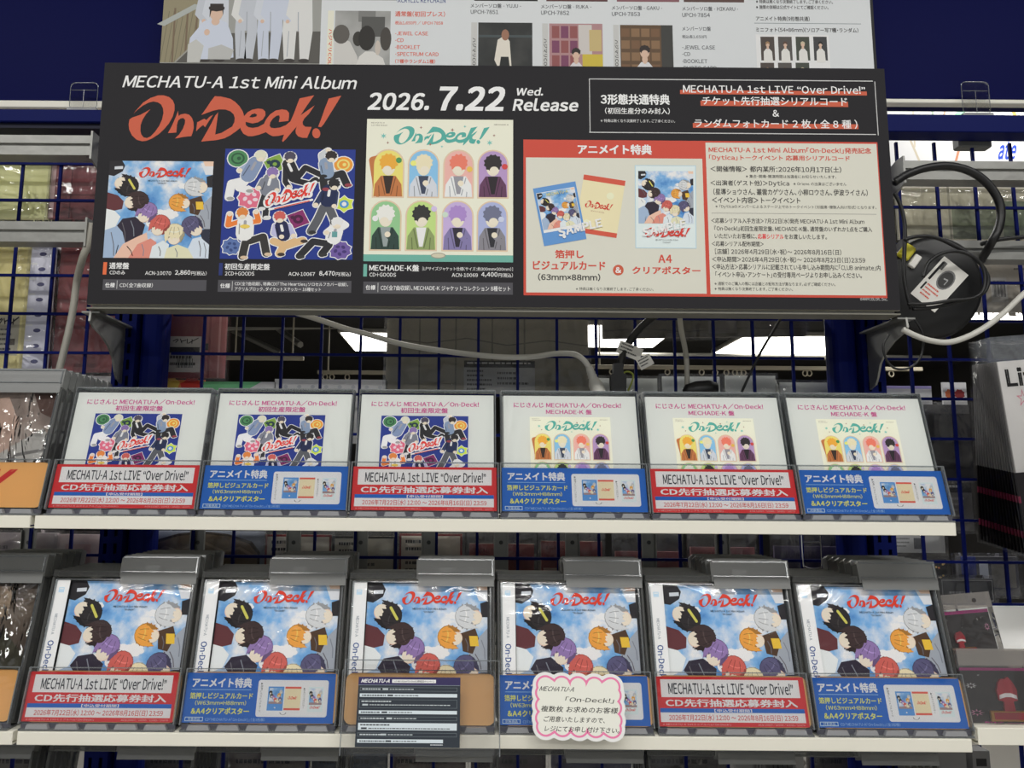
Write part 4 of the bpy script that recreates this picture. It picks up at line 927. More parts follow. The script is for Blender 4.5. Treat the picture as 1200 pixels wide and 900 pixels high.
fm.box(-.0716, -.0708, -.0002, .004, .002, .1350, ACEDGE); fm.box(.0708, .0716, -.0002, .004, .002, .1350, ACEDGE); fm.box(-.0708, .0708, -.0002, .004, .1340, .1352, ACEDGE)
FILM_ME = fm.mesh('clear_sleeve')
def sleeve(x, k, kind, label, group):
    t = thing('card_sleeve', label, 'album card', (x+random.uniform(-.001, .001) if k else x, YS+.0006+k*.0062, ZU+.0018), LROT, group)
    for nm, me in (('title_card', TC[kind]), ('clear_film', FILM_ME)):
        o = bpy.data.objects.new(nm, me); C.objects.link(o); o.parent = t
    return t
RED_ME = BLUE_ME = None
def promo(kind, loc, label, group):
    global RED_ME, BLUE_ME
    me = RED_ME if kind == 'red' else BLUE_ME
    o = sheet('promo_card', .144, .0445, card_red if kind == 'red' else card_blue, loc, label, 'promo card', group, me=me)
    if kind == 'red': RED_ME = o.data
    else: BLUE_ME = o.data
    return o
st0 = None
for i, x in enumerate(UX):
    red = i % 2 == 0; kind = 'navy' if i < 3 else 'cream'
    lab = 'clear display stand under the %s title card on the upper shelf' % ORD[i]
    if st0 is None: st0 = stand_master(lab, 'clear stands on the upper shelf', (x, YS, ZU+.0003))
    else: copy_tree(st0, loc=(x, YS, ZU+.0003), label=lab)
    promo('red' if red else 'blue', leanpos(x, YS, ZU+.0003, -.0036, .0066), '%s promo card in the %s stand of the upper shelf' % ('red and white lottery' if red else 'blue bonus', ORD[i]), 'promo cards in the upper stands')
    n = 5 if i in (0, 3, 4, 5) else 3
    for k in range(n):
        desc = 'navy picture' if kind == 'navy' else 'cream arches picture'
        if k == 0: sleeve(x, 0, kind, 'sleeved white title card with %s, %s on the upper shelf' % (desc, ORD[i]), 'front title cards on the upper shelf')
        else: sleeve(x, k, kind, 'white title card stacked behind the %s front card on the upper shelf' % ORD[i], 'title cards stacked in upper stand, ' + ORD[i])
# --- lower row -----------------------------------------------------
def keeper_master(label, group, loc):
    t = thing('security_keeper', label, 'CD keeper', loc, LROT, group)
    o = MB(); h = .1405
    o.box(-.0745, -.0716, -.001, .0100, .003, h, SMOKE, bev=.0008); o.box(.0716, .0745, -.001, .0100, .003, h, SMOKE, bev=.0008)
    o.box(-.0716, .0716, -.001, .0100, .003, .0065, SMOKE); o.box(-.0745, -.006, -.001, .0100, .1405, .1475, SMOKE, bev=.0008)
    o.build('frame', t)
    o = MB(); o.prism([(-.006, .1405), (.0745, .1405), (.0745, .1625), (-.003, .1625), (-.006, .1595)], -.0015, .0100, SMOKE2); ltb = o.build('lock_tab', t)
    o = MB(); o.box(-.004, .0735, -.0024, -.0016, .1335, .1435, SMOKE2); o.box(-.004, .0735, -.0024, -.0016, .1455, .1462, ACEDGE); o.build('tab_lip', ltb)
    o = MB(); o.box(-.004, .0735, -.0022, -.0016, .1598, .1612, ACEDGE); o.box(.0715, .0728, -.0022, -.0016, .1445, .1598, ACEDGE); o.build('tab_ridge', ltb)
    o = MB(); o.prism([(.016, .1425), (.026, .1425), (.034, .153), (.018, .153)], .003, .008, FOOT); o.build('lock_bolt', ltb)
    o = MB(); o.prism([(.044, .1425), (.056, .1425), (.052, .152), (.047, .150)], .003, .008, FOOT); o.build('lock_bolt', ltb)
    return t
def cd_master(label, group, loc, draw=None, spine=True, wrap=None):
    t = thing('cd_album', label, 'CD', loc, LROT, group)
    o = MB(); o.box(-.071, .071, .0052, .0100, .0135, .1388, pbr('black_cd_tray', (30, 30, 33), .4)); o.box(-.071, -.0692, .0008, .0052, .0135, .1388, ACEDGE); o.box(.0692, .071, .0008, .0052, .0135, .1388, ACEDGE); o.box(-.0692, .0692, .0008, .0052, .1374, .1388, ACEDGE); o.build('jewel_case', t)
    q = Pr(); F = FR(-.0555, .1370, .1225, .1215); draw(q, F) if draw else art_sky(q, F); q.build('booklet', t, (0, .0048, 0), fix=False)
    if spine:
        q = Pr(); F = FR(-.0708, .1375, .0146, .124); q.rect(F, 0, 0, 1, 1, ink(222, 225, 228), 1)
        q.frame(F, .3, .06, .68, .10, .06, .007, ink(176, 200, 220), 2); q.rect(F, .36, .075, .62, .093, ink(176, 200, 220), 2)
        q.text(F, 'MECHATU-A', .38, .27, .58, .43, ink(120, 128, 140), 2, .01, rot=90); q.text(F, 'On-Deck!', .28, .475, .72, .74, ink(40, 70, 128), 2, .02, rot=90)
        q.build('paper_band', t, (0, .0016, 0), fix=False)
    o = MB(); o.box(-.0709, .0709, .0002, .0006, .0140, .1384, wrap or WRAP); o.build('shrink_wrap', t)
    return t
kp0 = cd0 = None
PEACH = pbr('peach_card', (230, 166, 108), .6, k=1.4, noise=.03, nscale=40)
peach_me = MB(); 
def rounded(w_, h_, r, x0=0, z0=0, n=5):
    pts = []
    for (cx_, cz, a0) in ((w_/2-r, r, -90), (w_/2-r, h_-r, 0), (-w_/2+r, h_-r, 90), (-w_/2+r, r, 180)):
        for k in range(n): t = R(a0+k*90/(n-1)); pts.append((x0+cx_+r*math.cos(t), z0+cz+r*math.sin(t)))
    return pts
peach_me.prism(rounded(.1445, .0462, .007), 0, .0006, PEACH); PEACH_ME = peach_me.mesh('peach_card')
for i, x in enumerate(LX):
    base = ZL+.0003
    lab = 'clear display stand under the %s blue-sky album on the lower shelf' % ORD[i]
    copy_tree(st0, loc=(x, YS, base), label=lab, group='clear stands on the lower shelf')
    kl = 'smoky grey security keeper round the %s blue-sky album' % ORD[i]
    kloc = (x, YS+.0018, ZL+.002)
    if kp0 is None: kp0 = keeper_master(kl, 'front security keepers on the lower shelf', kloc)
    else: copy_tree(kp0, loc=kloc, label=kl, group='front security keepers on the lower shelf')
    cl = 'album CD with sky picture and white paper band, %s on the lower shelf' % ORD[i]
    if cd0 is None: cd0 = cd_master(cl, 'sky albums on the lower shelf', kloc)
    else: copy_tree(cd0, loc=kloc, label=cl)
    for k in range(1, (6, 6, 3, 3, 6, 6)[i]):
        copy_tree(kp0, loc=(x+random.uniform(-.001, .001), kloc[1]+k*.0138, kloc[2]), label='smoky grey security keeper stacked behind the %s blue-sky album' % ORD[i], group='keepers stacked behind album, ' + ORD[i])
    # peach card behind the promo card
    o = bpy.data.objects.new('backing_card', PEACH_ME); C.objects.link(o); o.rotation_euler = LROT
    o.location = leanpos(x+.0018, YS, base, -.0026, .0062)
    tag(o, 'peach backing card with rounded corners in the %s stand of the lower shelf' % ORD[i], 'card', 'peach backing cards')
    if i != 2:
        promo('red' if i in (0, 4) else 'blue', leanpos(x-.0012, YS, base, -.0038, .0068), '%s promo card in the %s stand of the lower shelf' % ('red and white lottery' if i in (0, 4) else 'blue bonus', ORD[i]), 'promo cards in the lower stands')
def lines_(P, F, u0, v0, u1, v1, n, mat, L, seed):
    rn = random.Random(seed)
    for k in range(n):
        v = v0+(v1-v0)*k/n; h = (v1-v0)/n*.42; u = u0; e = u0+(u1-u0)*rn.uniform(.5, 1)
        while u < e: d = rn.uniform(.03, .10)*(u1-u0); P.rect(F, u, v, min(u+d, e), v+h, mat, L); u += d+.02*(u1-u0)
# clear pocket with dark flyer hung over the lip in front of the third album
def flyer(P, F):
    P.rect(F, 0, 0, 1, 1, ink(46, 52, 60), 1); P.rect(F, 0, 0, 1, .115, ink(52, 46, 84), 2); P.rect(F, 0, .115, 1, .121, ink(130, 140, 150), 3)
    P.text(F, 'MECHATU-A', .03, .03, .31, .085, ink(224, 226, 230), 3, .04, .25); P.rect(F, .33, .035, .76, .085, ink(222, 226, 230), 3); P.text(F, '1st Mini Album『On-Deck!』発売記念キャンペーン', .345, .045, .745, .076, BLACKP, 4, .01)
    y = .15
    for k, (hh, dark) in enumerate(((.055,1),(.05,0),(.12,1),(.05,0),(.055,1),(.10,0),(.055,1),(.05,0))):
        u1 = .97 if k < 7 else .84
        if dark: P.frame(F, .02, y, u1, y+hh, .003, .004, ink(110, 120, 126), 3)
        else: P.rect(F, .02, y, u1, y+hh, ink(196, 206, 212), 3)
        cc = ink(180, 188, 192) if dark else ink(50, 54, 60)
        rr = random.Random(k); v = y+.018
        u = .04; e = .22+.05*(k % 3)
        while u < e: d = rr.uniform(.01, .03); P.rect(F, u, v, u+d, v+.018, cc, 4); u += d+.005
        if hh > .08: v += .05; e = .03
        P.rect(F, e+.02, v-.004, e+.075, v+.02, cc, 4); u = e+.09; e2 = min(u1-.05, e+(.3 if hh < .08 else .85))
        while u < e2: d = rr.uniform(.01, .035); P.rect(F, u, v+.003, u+d, v+.015, cc, 4); u += d+.006
        y += hh+.036 if k < 7 else 0
    lines_(P, F, .72, .955, .84, .985, 1, ink(200, 206, 210), 3, 2)
x = LX[2]
t = thing('hanging_pocket', 'clear acrylic pocket hung over the lower shelf lip before the third album from left', 'card pocket', (x+.004, .7455, 1.2035))
o = MB(); o.box(-.074, .074, 0, .0009, 0, .0835, ACRYL, M=LEAN); o.build('front_plate', t)
o = MB(); o.box(-.0742, -.0732, -.0003, .0012, 0, .0838, ACEDGE, M=LEAN); o.box(.0732, .0742, -.0003, .0012, 0, .0838, ACEDGE, M=LEAN); o.box(-.0732, .0732, -.0003, .0012, .0828, .0838, ACEDGE, M=LEAN); o.build('plate_rim', t)
sheet('info_flyer', .0965, .0605, flyer, leanpos(x-.0075, .7445, 1.2115, -.0004, .0), 'dark flyer with pale text bars over the lower shelf lip, third from left', 'flyer', paper=ink(60, 64, 70))
# handwritten note
def note():
    pts = []; W2, H2 = .0445, .0305; nx, nz = 5, 3
    cs = [(-W2+.009+i*(2*W2-.018)/(nx-1), H2-.008) for i in range(nx)]+[(W2-.008, H2-.017-j*(2*H2-.034)/(nz-1)) for j in range(nz)]+[(W2-.009-i*(2*W2-.018)/(nx-1), -H2+.008) for i in range(nx)]+[(-W2+.008, -H2+.017+j*(2*H2-.034)/(nz-1)) for j in range(nz)]
    def outline(g):
        out = []
        for k in range(240):
            a = 2*math.pi*k/240; d = (math.cos(a), math.sin(a)); best = 0
            for c in cs:
                b = c[0]*d[0]+c[1]*d[1]; q = b*b-(c[0]**2+c[1]**2-(.0105-g)**2)
                if q >= 0: best = max(best, b+math.sqrt(q))
            out.append((d[0]*best, d[1]*best))
        return out
    P = Pr(); P.prism(outline(-.0035), 0, .0009, ink(228, 226, 216))
    P.poly(outline(0), ink(228, 120, 160), 1); P.poly(outline(.0022), ink(226, 224, 208), 2)
    F = FR(-W2-.006, H2+.006, 2*W2+.012, 2*H2+.012); HK = ink(44, 42, 42)
    P.text(F, 'MECHATU-A', .09, .215, .46, .285, HK, 3, .008, .35); P.text(F, '「On-Deck!」', .36, .36, .88, .44, HK, 3, .008, .2)
    P.text(F, '複数枚 お求めのお客様', .10, .50, .92, .59, HK, 3, .008, .15); P.text(F, 'ご用意いたしますので、', .13, .65, .78, .735, HK, 3, .008, .15); P.text(F, 'レジにてお申し付け下さい。', .14, .79, .93, .875, HK, 3, .008, .15)
    return P.build('handwritten_note', loc=(0, 0, 0), rot=(-R(12), R(1.2), 0), fix=False)
o = note(); q = PT(678, 828, .7455); o.location = q; o.scale = (.86, 1, .80)
tag(o, 'scalloped white note with pink border and handwriting, on the lower shelf lip', 'note')
# --- far left cases --------------------------------------------------
def face_print(cols, nm):
    m = blur_print(nm, cols, 22, (1, 1, .8))
    def d(P, F): P.rect(F, 0, 0, 1, 1, m, 1)
    return d
grey_cd = lambda P, F: (P.rect(F, 0, 0, 1, 1, blur_print('grey_soft_photo', ((70,66,64),(140,126,118),(190,180,172)), 14), 1), P.fp(F, [(.35,.1),(.6,.05),(.74,.3),(.7,.6),(.45,.62)], ink(186,160,146), 2), P.fp(F, [(.5,.95),(.62,.6),(.95,.35),(1,.4),(1,1)], ink(176,174,170), 3), P.line(F, [(.6,.9),(.78,.6),(1,.55)], .03, ink(120,118,116), 4), P.fp(F, [(.8,0),(1,0),(1,.25),(.9,.2)], ink(84,64,58), 2))
dark_cd = lambda P, F: (P.rect(F, 0, 0, 1, 1, blur_print('dark_soft_photo', ((44,40,38),(84,74,66),(128,114,100)), 12), 1), P.fp(F, [(.4,1),(.5,.5),(.8,.4),(1,.6),(1,1)], ink(72,70,58), 2), P.rect(F, .3, .05, .8, .3, ink(150,132,112), 2))
for (xx, zz, dr, nm, row) in ((-.4965, ZU, grey_cd, 'grey photo album CD in crinkled wrap at far left of the upper row', 'upper'), (-.5095, ZL, dark_cd, 'dark photo album CD in crinkled wrap at far left of the lower row', 'lower')):
    kx = xx-(.0095 if row == 'upper' else 0)
    cl = cd_master(nm, None, (kx, YS+.0018, zz+.002), dr, False, FILM2)
    if row == 'upper': cl.scale = (1, 1, .955)
    for k in range(8 if row == 'upper' else 6):
        kc = copy_tree(kp0, loc=(kx, YS+.0018+k*.0138, zz+.002), label=('smoky keeper round the far left album of the %s row' % row) if k == 0 else 'smoky keeper stacked behind the far left album of the %s row' % row, group='keepers at far left, %s row%s' % (row, '' if k else ', front'))
        if row == 'upper': kc.scale = (1, 1, .955)
    copy_tree(st0, loc=(xx, YS, zz+.0003), label='clear display stand at far left of the %s row' % row, group='clear stands at far left')
    q = Pr(); q.prism(rounded(.1445, .0462, .005), 0, .0006, pbr('orange_card', (226, 162, 96), .6, k=1.35, noise=.03, nscale=40))
    if row == 'upper': q.text(FR(-.072, .0462, .144, .0462), 'W', .425, .16, .715, .78, ink(186, 50, 50), 1, .05, .25)
    o = q.build('orange_card', loc=leanpos(xx, YS, zz+.0003, -.0034, .0066), rot=LROT, fix=False)
    tag(o, 'orange card %s in the far left stand of the %s row' % ('with red letter W' if row == 'upper' else 'without writing', row), 'card')
# --- tops of the third row below the lower lip ----------------------
for i, xx in enumerate([LX[0]-.158]+LX):
    for k in range((4, 5, 7, 3, 4, 6, 5)[i]):
        copy_tree(kp0, loc=(xx+(-.0015, .004, -.004, .0, .0, .001, -.006)[i], YS+.012+k*.0138, 1.0166+.002+.028), label='smoky keeper top below the lower shelf lip, under %s' % (('the far left album',)+tuple('the %s blue-sky album' % q for q in ORD))[i], group='keepers below the lower shelf, column under %s' % (('far left',)+tuple(ORD))[i])

# ================================================================== GOODS HANGING ON THE GRIDS
FEV = plastic('clear_bag_film', clear=0.94, rough=0.08, bump=0.8, bscale=14, stretch=(1.2, 1, 0.8), ior=1.45, milk=0.05)
def pxrect(x0, y0, x1, y1, Y):
    a, b = PT(x0, y0, Y), PT(x1, y1, Y); return a.x, b.x, b.z, a.z
def pouch(name, label, cat, rc, Y, rgb, group=None, film=True, thick=.006, draw=None, pad=.004, rot=0, cardin=(0, 0, 1, 1), mat=None, head=.0):
    """a flat good in a clear pouch: printed insert + crinkled bag"""
    x0, x1, z0, z1 = pxrect(*rc, Y); w_, h_ = x1-x0, z1-z0
    t = thing(name, label, cat, ((x0+x1)/2, Y, z0), (0, rot, 0), group)
    P = Pr(); a, b, c, d = cardin; F = FR(-w_/2+a*w_, h_*(1-b), (c-a)*w_, (d-b)*h_)
    q0, q1 = F(0, 1), F(1, 0); P.box(q0[0], q1[0], 0, thick, q0[1], q1[1], mat or pbr('insert_%d_%d_%d' % rgb, rgb, .6, spec=.2, k=1.75, noise=.08, nscale=18))
    if draw: draw(P, F)
    P.build('insert', t, fix=False)
    if film:
        o = MB(); N = 10; i = o.mi(FEV); rn = random.Random(sum(map(ord, label)))
        for s_, y in ((1, -.0035), (-1, thick+.003)):
            b0 = len(o.v)
            for j in range(N+1):
                for k in range(N+1):
                    u, v = k/N, j/N; bul = min(1, 6*min(u, 1-u))*min(1, 6*min(v, 1-v))
                    o.v.append((-w_/2-pad+u*(w_+2*pad), (thick/2) + s_*(-(thick/2+.0012+.0025*bul+rn.uniform(0, .0012)*bul)), -pad+v*(h_+2*pad+head)))
            for j in range(N):
                for k in range(N):
                    a0 = b0+j*(N+1)+k; f = (a0, a0+1, a0+N+2, a0+N+1); o.f.append(f if s_ > 0 else f[::-1]); o.m.append(i)
        o.build('clear_bag', t, fix=False, shade=True)
    return t
GT = ink(60, 58, 58); LBL = ink(206, 204, 198)
def label_draw(u0, v0, u1, v1, n=5, head=True, bar=False, col=LBL):
    def d(P, F):
        P.rect(F, u0, v0, u1, v1, col, 2); G = lambda u, v: F(u0+u*(u1-u0), v0+v*(v1-v0))
        if head: P.rect(G, .04, .30, .96, .46, ink(40, 38, 38), 3)
        lines_(P, G, .1, .54 if head else .1, .9, .92, n, GT, 3, 5)
        if bar:
            for k in range(14): P.rect(G, .3+k*.035, .62, .3+k*.035+(.02 if k % 3 else .01), .88, ink(30, 30, 30), 4)
    return d
# left bay
pouch('clear_pouch', 'beige pouch at far left above the lower galvanised bar', 'pouch', (-70, 184, 55, 256), .985, (206, 192, 150), 'beige and red pouches in the left bay')
pouch('clear_pouch', 'dark red pouch between the two galvanised bars, left of the sign board', 'pouch', (62, 186, 124, 256), .985, (116, 66, 70), 'beige and red pouches in the left bay', draw=lambda P, F: (P.rect(F, 0, 0, .08, 1, ink(196, 170, 170), 1), P.rect(F, .35, 0, .37, 1, ink(96, 52, 58), 1), P.rect(F, .08, .6, 1, .62, ink(96, 52, 58), 1)))
def brush(P, F, u0, v0, u1, v1, mat, L):
    for a, b in (((.0,.5),(.16,.2)),((.1,.7),(.2,.3)),((.28,.2),(.34,.75)),((.34,.5),(.5,.35)),((.55,.2),(.55,.8)),((.6,.8),(.98,.05)),((.74,.25),(.74,.8))):
        P.line(F, [(u0+a[0]*(u1-u0), v0+a[1]*(v1-v0)), (u0+b[0]*(u1-u0), v0+b[1]*(v1-v0))], .012, mat, L)
pouch('clear_pouch', 'beige pouch with grey product label at far left, under the lower bar', 'pouch', (-70, 288, 36, 438), .99, (206, 184, 136), 'beige and red pouches in the left bay', draw=lambda P, F: (P.rect(F, .62, .55, .85, .86, ink(176, 172, 160), 2), brush(P, F, .64, .56, .84, .63, ink(40,38,38), 3), lines_(P, F, .64, .65, .83, .84, 5, GT, 3, 8), P.rect(F, .76, .73, .82, .78, ink(70,60,50), 4), P.rect(F, .94, 0, 1, 1, ink(222,200,150), 1)))
def binder(P, F):
    P.rect(F, 0, 0, 1, 1, ink(206, 206, 220), 1)
    for k in range(8): P.ell(F, .5, .08+k*.12, .16, .016, ink(70, 70, 110), 2, n=10); P.rect(F, 0, .03+k*.12, .3, .045+k*.12, ink(226, 226, 230), 2)
pouch('binder_pouch', 'narrow pale edge of a ring-holed binder sheet left of the dark red pouch', 'pouch', (38, 286, 53, 436), .982, (206, 206, 220), draw=binder)
pouch('clear_pouch', 'large dark red pouch behind the grey conduit at left', 'pouch', (51, 288, 132, 436), .992, (124, 66, 68), 'beige and red pouches in the left bay')
pouch('clear_pouch', 'pale grey pouch under the far left end of the upper shelf', 'pouch', (-20, 624, 62, 700), .985, (140, 132, 134), draw=lambda P, F: (lines_(P, F, .1, .2, .5, .7, 4, ink(110,104,108), 1, 3), P.rect(F, .6, .1, .62, 1, ink(112,106,110), 1)))
pouch('clear_pouch', 'pinkish grey pouch beside the left upright, under the upper shelf', 'pouch', (68, 626, 112, 704), .985, (150, 136, 138), draw=lambda P, F: (P.rect(F, .2, .15, .8, .5, ink(170,140,140), 1), P.rect(F, .0, .66, 1, .68, ink(116,106,110), 1)))
t = pouch('printed_bag', 'pink and red printed bag just under the navy top rail at far left', 'bag', (-40, 140, 112, 164), 1.02, (196, 92, 104), film=False, draw=lambda P, F: (P.rect(F, 0, 0, .36, 1, ink(226,196,160), 1), P.tuft(F, .55, .6, .08, ink(150,50,70), 1, 3, 8, .3), P.tuft(F, .7, .5, .06, ink(226,150,140), 1, 4, 8, .3), P.rect(F, .74, 0, .76, 1, ink(60,40,80), 2), P.rect(F, .92, 0, 1, 1, ink(196,190,180), 1)))
# centre bay, above the upper shelf
pouch('clear_pouch', 'dark red pouch with product label right of the left upright', 'pouch', (184, 362, 262, 443), .99, (122, 68, 70), draw=lambda P, F: (P.rect(F, .70, 0, 1, 1, ink(176,112,112), 1), P.rect(F, .76, 0, .79, 1, ink(150,86,86), 2), P.rect(F, .9, 0, .93, 1, ink(206,160,156), 2), label_draw(.18, .40, .66, .92, 2, True, True)(P, F), brush(P, F, .26, .42, .62, .52, ink(30,30,30), 4), P.rect(F, .68, .5, .76, .6, GT, 3), P.rect(F, .02, .72, .15, .92, ink(170,160,150), 2)))
pouch('clear_pouch', 'large grey pouch with printed label hanging behind the white plug cable', 'pouch', (454, 360, 690, 462), 1.0, (112, 108, 96), 'grey pouches behind the sign board', draw=lambda P, F: (P.rect(F, .385, .62, .735, 1, ink(150,150,150), 2), P.rect(F, .385, .62, .735, .70, ink(26,26,26), 3), lines_(P, F, .40, .64, .72, .68, 1, ink(190,190,190), 4, 2), lines_(P, F, .40, .73, .53, .99, 5, GT, 3, 3), lines_(P, F, .55, .75, .72, .93, 3, GT, 3, 4), [P.rect(F, u, 0, u+.008, 1, ink(92,88,78), 1) for u in (.16,.34,.52,.68,.84)], P.line(F, [(0,.36),(.2,.42),(.4,.36),(.6,.44),(.8,.38),(1,.44)], .014, ink(88,84,74), 1, cap=False)))
pouch('clear_pouch', 'dark grey pouch hanging askew behind the black cable tag', 'pouch', (706, 352, 945, 396), 1.0, (70, 66, 58), 'grey pouches behind the sign board', rot=R(-1.2), draw=lambda P, F: (P.line(F, [(0,.8),(.2,.74),(.4,.84),(.7,.76),(1,.8)], .02, ink(60,58,52), 1, cap=False), P.rect(F, .52, .2, .66, .9, ink(92,88,84), 1)))
def topcard(label, rc, rgb, draw=None, Y=1.0, grp='pale goods hanging behind the title cards', film=False):
    pouch('product_card', label, 'product card', rc, Y, rgb, grp, film=film, thick=.003, draw=draw)
topcard('white product card with grey cartoon blots behind the leftmost title card', (44, 440, 132, 520), (214, 214, 212), lambda P, F: (P.ell(F, .15, .2, .2, .16, ink(110,110,110), 1), P.ell(F, .65, .12, .08, .05, ink(60,60,60), 1)))
topcard('orange and red printed card right of the left upright, behind the title cards', (180, 445, 236, 520), (216, 112, 64), lambda P, F: (P.tuft(F, .3, .12, .2, ink(236,190,90), 1, 2, 8, .3), P.tuft(F, .75, .15, .2, ink(196,60,50), 1, 3, 8, .3)))
topcard('white card with green corner behind the second title card from left', (238, 447, 320, 520), (210, 216, 212), lambda P, F: P.fp(F, [(0,0),(.8,0),(.3,.35),(0,.3)], ink(120,196,140), 1))
topcard('long white card with faint dots behind the second and third title cards', (322, 444, 452, 520), (212, 213, 214), lambda P, F: [P.ell(F, .1+k*.12, .12, .02, .03, ink(190,192,196), 1, n=8) for k in range(8)])
topcard('clear white pouch below the black mouse, behind the title cards', (776, 441, 846, 520), (176, 178, 176), None, 1.0, film=True)
topcard('pale grey pouch behind the title cards, left of the right upright', (850, 440, 912, 520), (160, 162, 160), None, 1.004, film=True)
topcard('flat pale pouch top beside the right upright, behind the title cards', (914, 448, 984, 520), (150, 152, 150), None, 1.0, film=True)
topcard('pale grey pouch behind the white plug and black cable end', (692, 443, 772, 520), (166, 168, 164), None, 1.008, film=True)
topcard('lilac white printed card right of the right upright, behind the title cards', (1036, 452, 1096, 520), (206, 196, 222), lambda P, F: P.rect(F, 0, 0, 1, .05, ink(160,150,200), 1))
topcard('small card with orange figures behind the wires left of the booklet stack', (1104, 448, 1134, 476), (216, 206, 200), lambda P, F: (P.tuft(F, .3, .5, .2, ink(200,110,70), 1, 2, 8, .2), P.tuft(F, .7, .5, .2, ink(150,60,60), 1, 5, 8, .2)))
# centre bay, under the upper shelf: back sides of key-holder cards
def back_card(label, rc, rgb, frame, dark=False, Y=.992, split=0):
    def d(P, F):
        if frame: P.frame(F, 0, 0, 1, 1, .035, .03, ink(*frame), 1)
        if split:
            P.rect(F, 0, 0, 1, split, ink(*(frame or rgb)), 1); lines_(P, F, .08, .06, .92, split-.05, 2, ink(*tuple(int(x*.86) for x in (frame or rgb))), 2, 7)
            lines_(P, F, .08, split+.04, .92, .98, 9, ink(84, 74, 72), 2, 11)
        else:
            lines_(P, F, .1, .08, .55, .26, 2, ink(34, 32, 32), 2, 3); lines_(P, F, .1, .34, .9, .96, 7, ink(92, 88, 84), 2, 9)
    mm_ = pbr('card_stock_%d_%d_%d' % rgb, rgb, .6, spec=.2, k=2.6, noise=.08, nscale=18)
    pouch('key_holder_card', label, 'product card', rc, Y, rgb, mat=mm_, group= 'key holder cards seen from behind under the upper shelf', draw=d, head=.02, thick=.003)
pouch('serving_board_pouch', 'brown rounded board in a pouch under the upper shelf, right of the left upright', 'pouch', (166, 622, 306, 720), .99, (92, 76, 58), film=True, mat=pbr('bag_back', (150, 156, 170), .6, k=1.0), draw=lambda P, F: (P.fp(F, [(.03,1),(.03,.25),(.1,.12),(.3,.03),(.5,.0),(.7,.03),(.9,.12),(.97,.25),(.97,1)], ink(58,48,40), 1), P.fp(F, [(.05,1),(.05,.27),(.12,.15),(.3,.06),(.5,.03),(.7,.06),(.88,.15),(.95,.27),(.95,1)], ink(112,94,72), 2), P.line(F, [(.08,.3),(.2,.2),(.32,.25),(.5,.13),(.68,.25),(.8,.2),(.92,.3)], .03, ink(140,122,98), 3), P.ell(F, .4, .55, .02, .02, ink(40,32,28), 3), P.line(F, [(.3,.55),(.34,.5),(.4,.52)], .012, ink(190,176,150), 3)))
back_card('grey text card with red frame behind the steel strap, right of the brown board', (311, 626, 386, 720), (150, 146, 138), (136, 58, 58))
back_card('grey text card with black frame right of the red framed pair, third strap', (390, 628, 462, 722), (138, 134, 124), (44, 42, 40))
back_card('narrower grey text card with dark red frame above the third album tab', (468, 625, 541, 722), (146, 140, 130), (116, 50, 48))
back_card('red-topped back card above the gap of third and fourth albums', (550, 637, 626, 728), (140, 126, 116), (122, 62, 60), split=.42)
back_card('red-topped back card above the fourth album tab', (634, 634, 707, 728), (150, 134, 122), (132, 72, 70), split=.34)
back_card('dusty rose back card above the gap of fourth and fifth albums', (721, 646, 800, 736), (134, 96, 96), (134, 84, 84), split=.5)
back_card('rose back card above the fifth album tab', (809, 641, 888, 736), (142, 104, 106), (142, 92, 94), split=.5)
back_card('purple grey back card behind the chrome wire hook', (907, 640, 990, 738), (88, 80, 100), (80, 72, 94), split=.5)
# steel hook plates and one chrome hook on the grid
for k, px in enumerate((31, 230, 343, 422, 502, 587, 671, 761, 847)):
    A_ = PT(px, 668, .9685); B_ = PT(px, 616, .9685)
    o = MB(); hw = .0088; hh = B_.z-A_.z
    o.box(-hw, hw, 0, .0014, 0, hh, STEEL, bev=.0004); o.box(-hw, -hw+.0014, -.004, 0, 0, hh*.9, STEEL); o.box(hw-.0014, hw, -.004, 0, 0, hh*.9, STEEL)
    o.tube([(0, -.0005, hh*.62), (0, -.0012, hh*.62)], .0026, pbr('dark_rivet', (70, 70, 70), .5), smooth=False)
    where = ('at far left', 'before the brown board', 'before the red framed grey card', 'before the black framed grey card', 'before the narrower dark red framed card', 'before the red-topped card left of centre', 'before the red-topped card above the fourth album', 'before the dusty rose card', 'before the rose card above the fifth album')[k]
    tag(o.build('hook_plate', loc=(A_.x, .9685, A_.z)), 'flat steel hook plate under the upper shelf, ' + where, 'hook', 'steel hook plates under the upper shelf')
A_ = PT(952, 665, .955); o = MB()
o.tube([(-.0115, 0, .062), (-.0115, -.001, .010), (-.008, -.002, 0), (.008, -.002, 0), (.0115, -.001, .010), (.0115, 0, .062)], .0011, CHROME, seg=6); o.tube([(-.0115, .0, .030), (.0115, .0, .030)], .0011, CHROME, seg=6, smooth=False); o.tube([(-.0115, .0, .060), (.0115, .0, .060)], .0011, CHROME, seg=6, smooth=False)
tag(o.build('wire_hook', loc=A_), 'chrome double wire hook on the grid above the gap of fifth and sixth albums', 'hook')
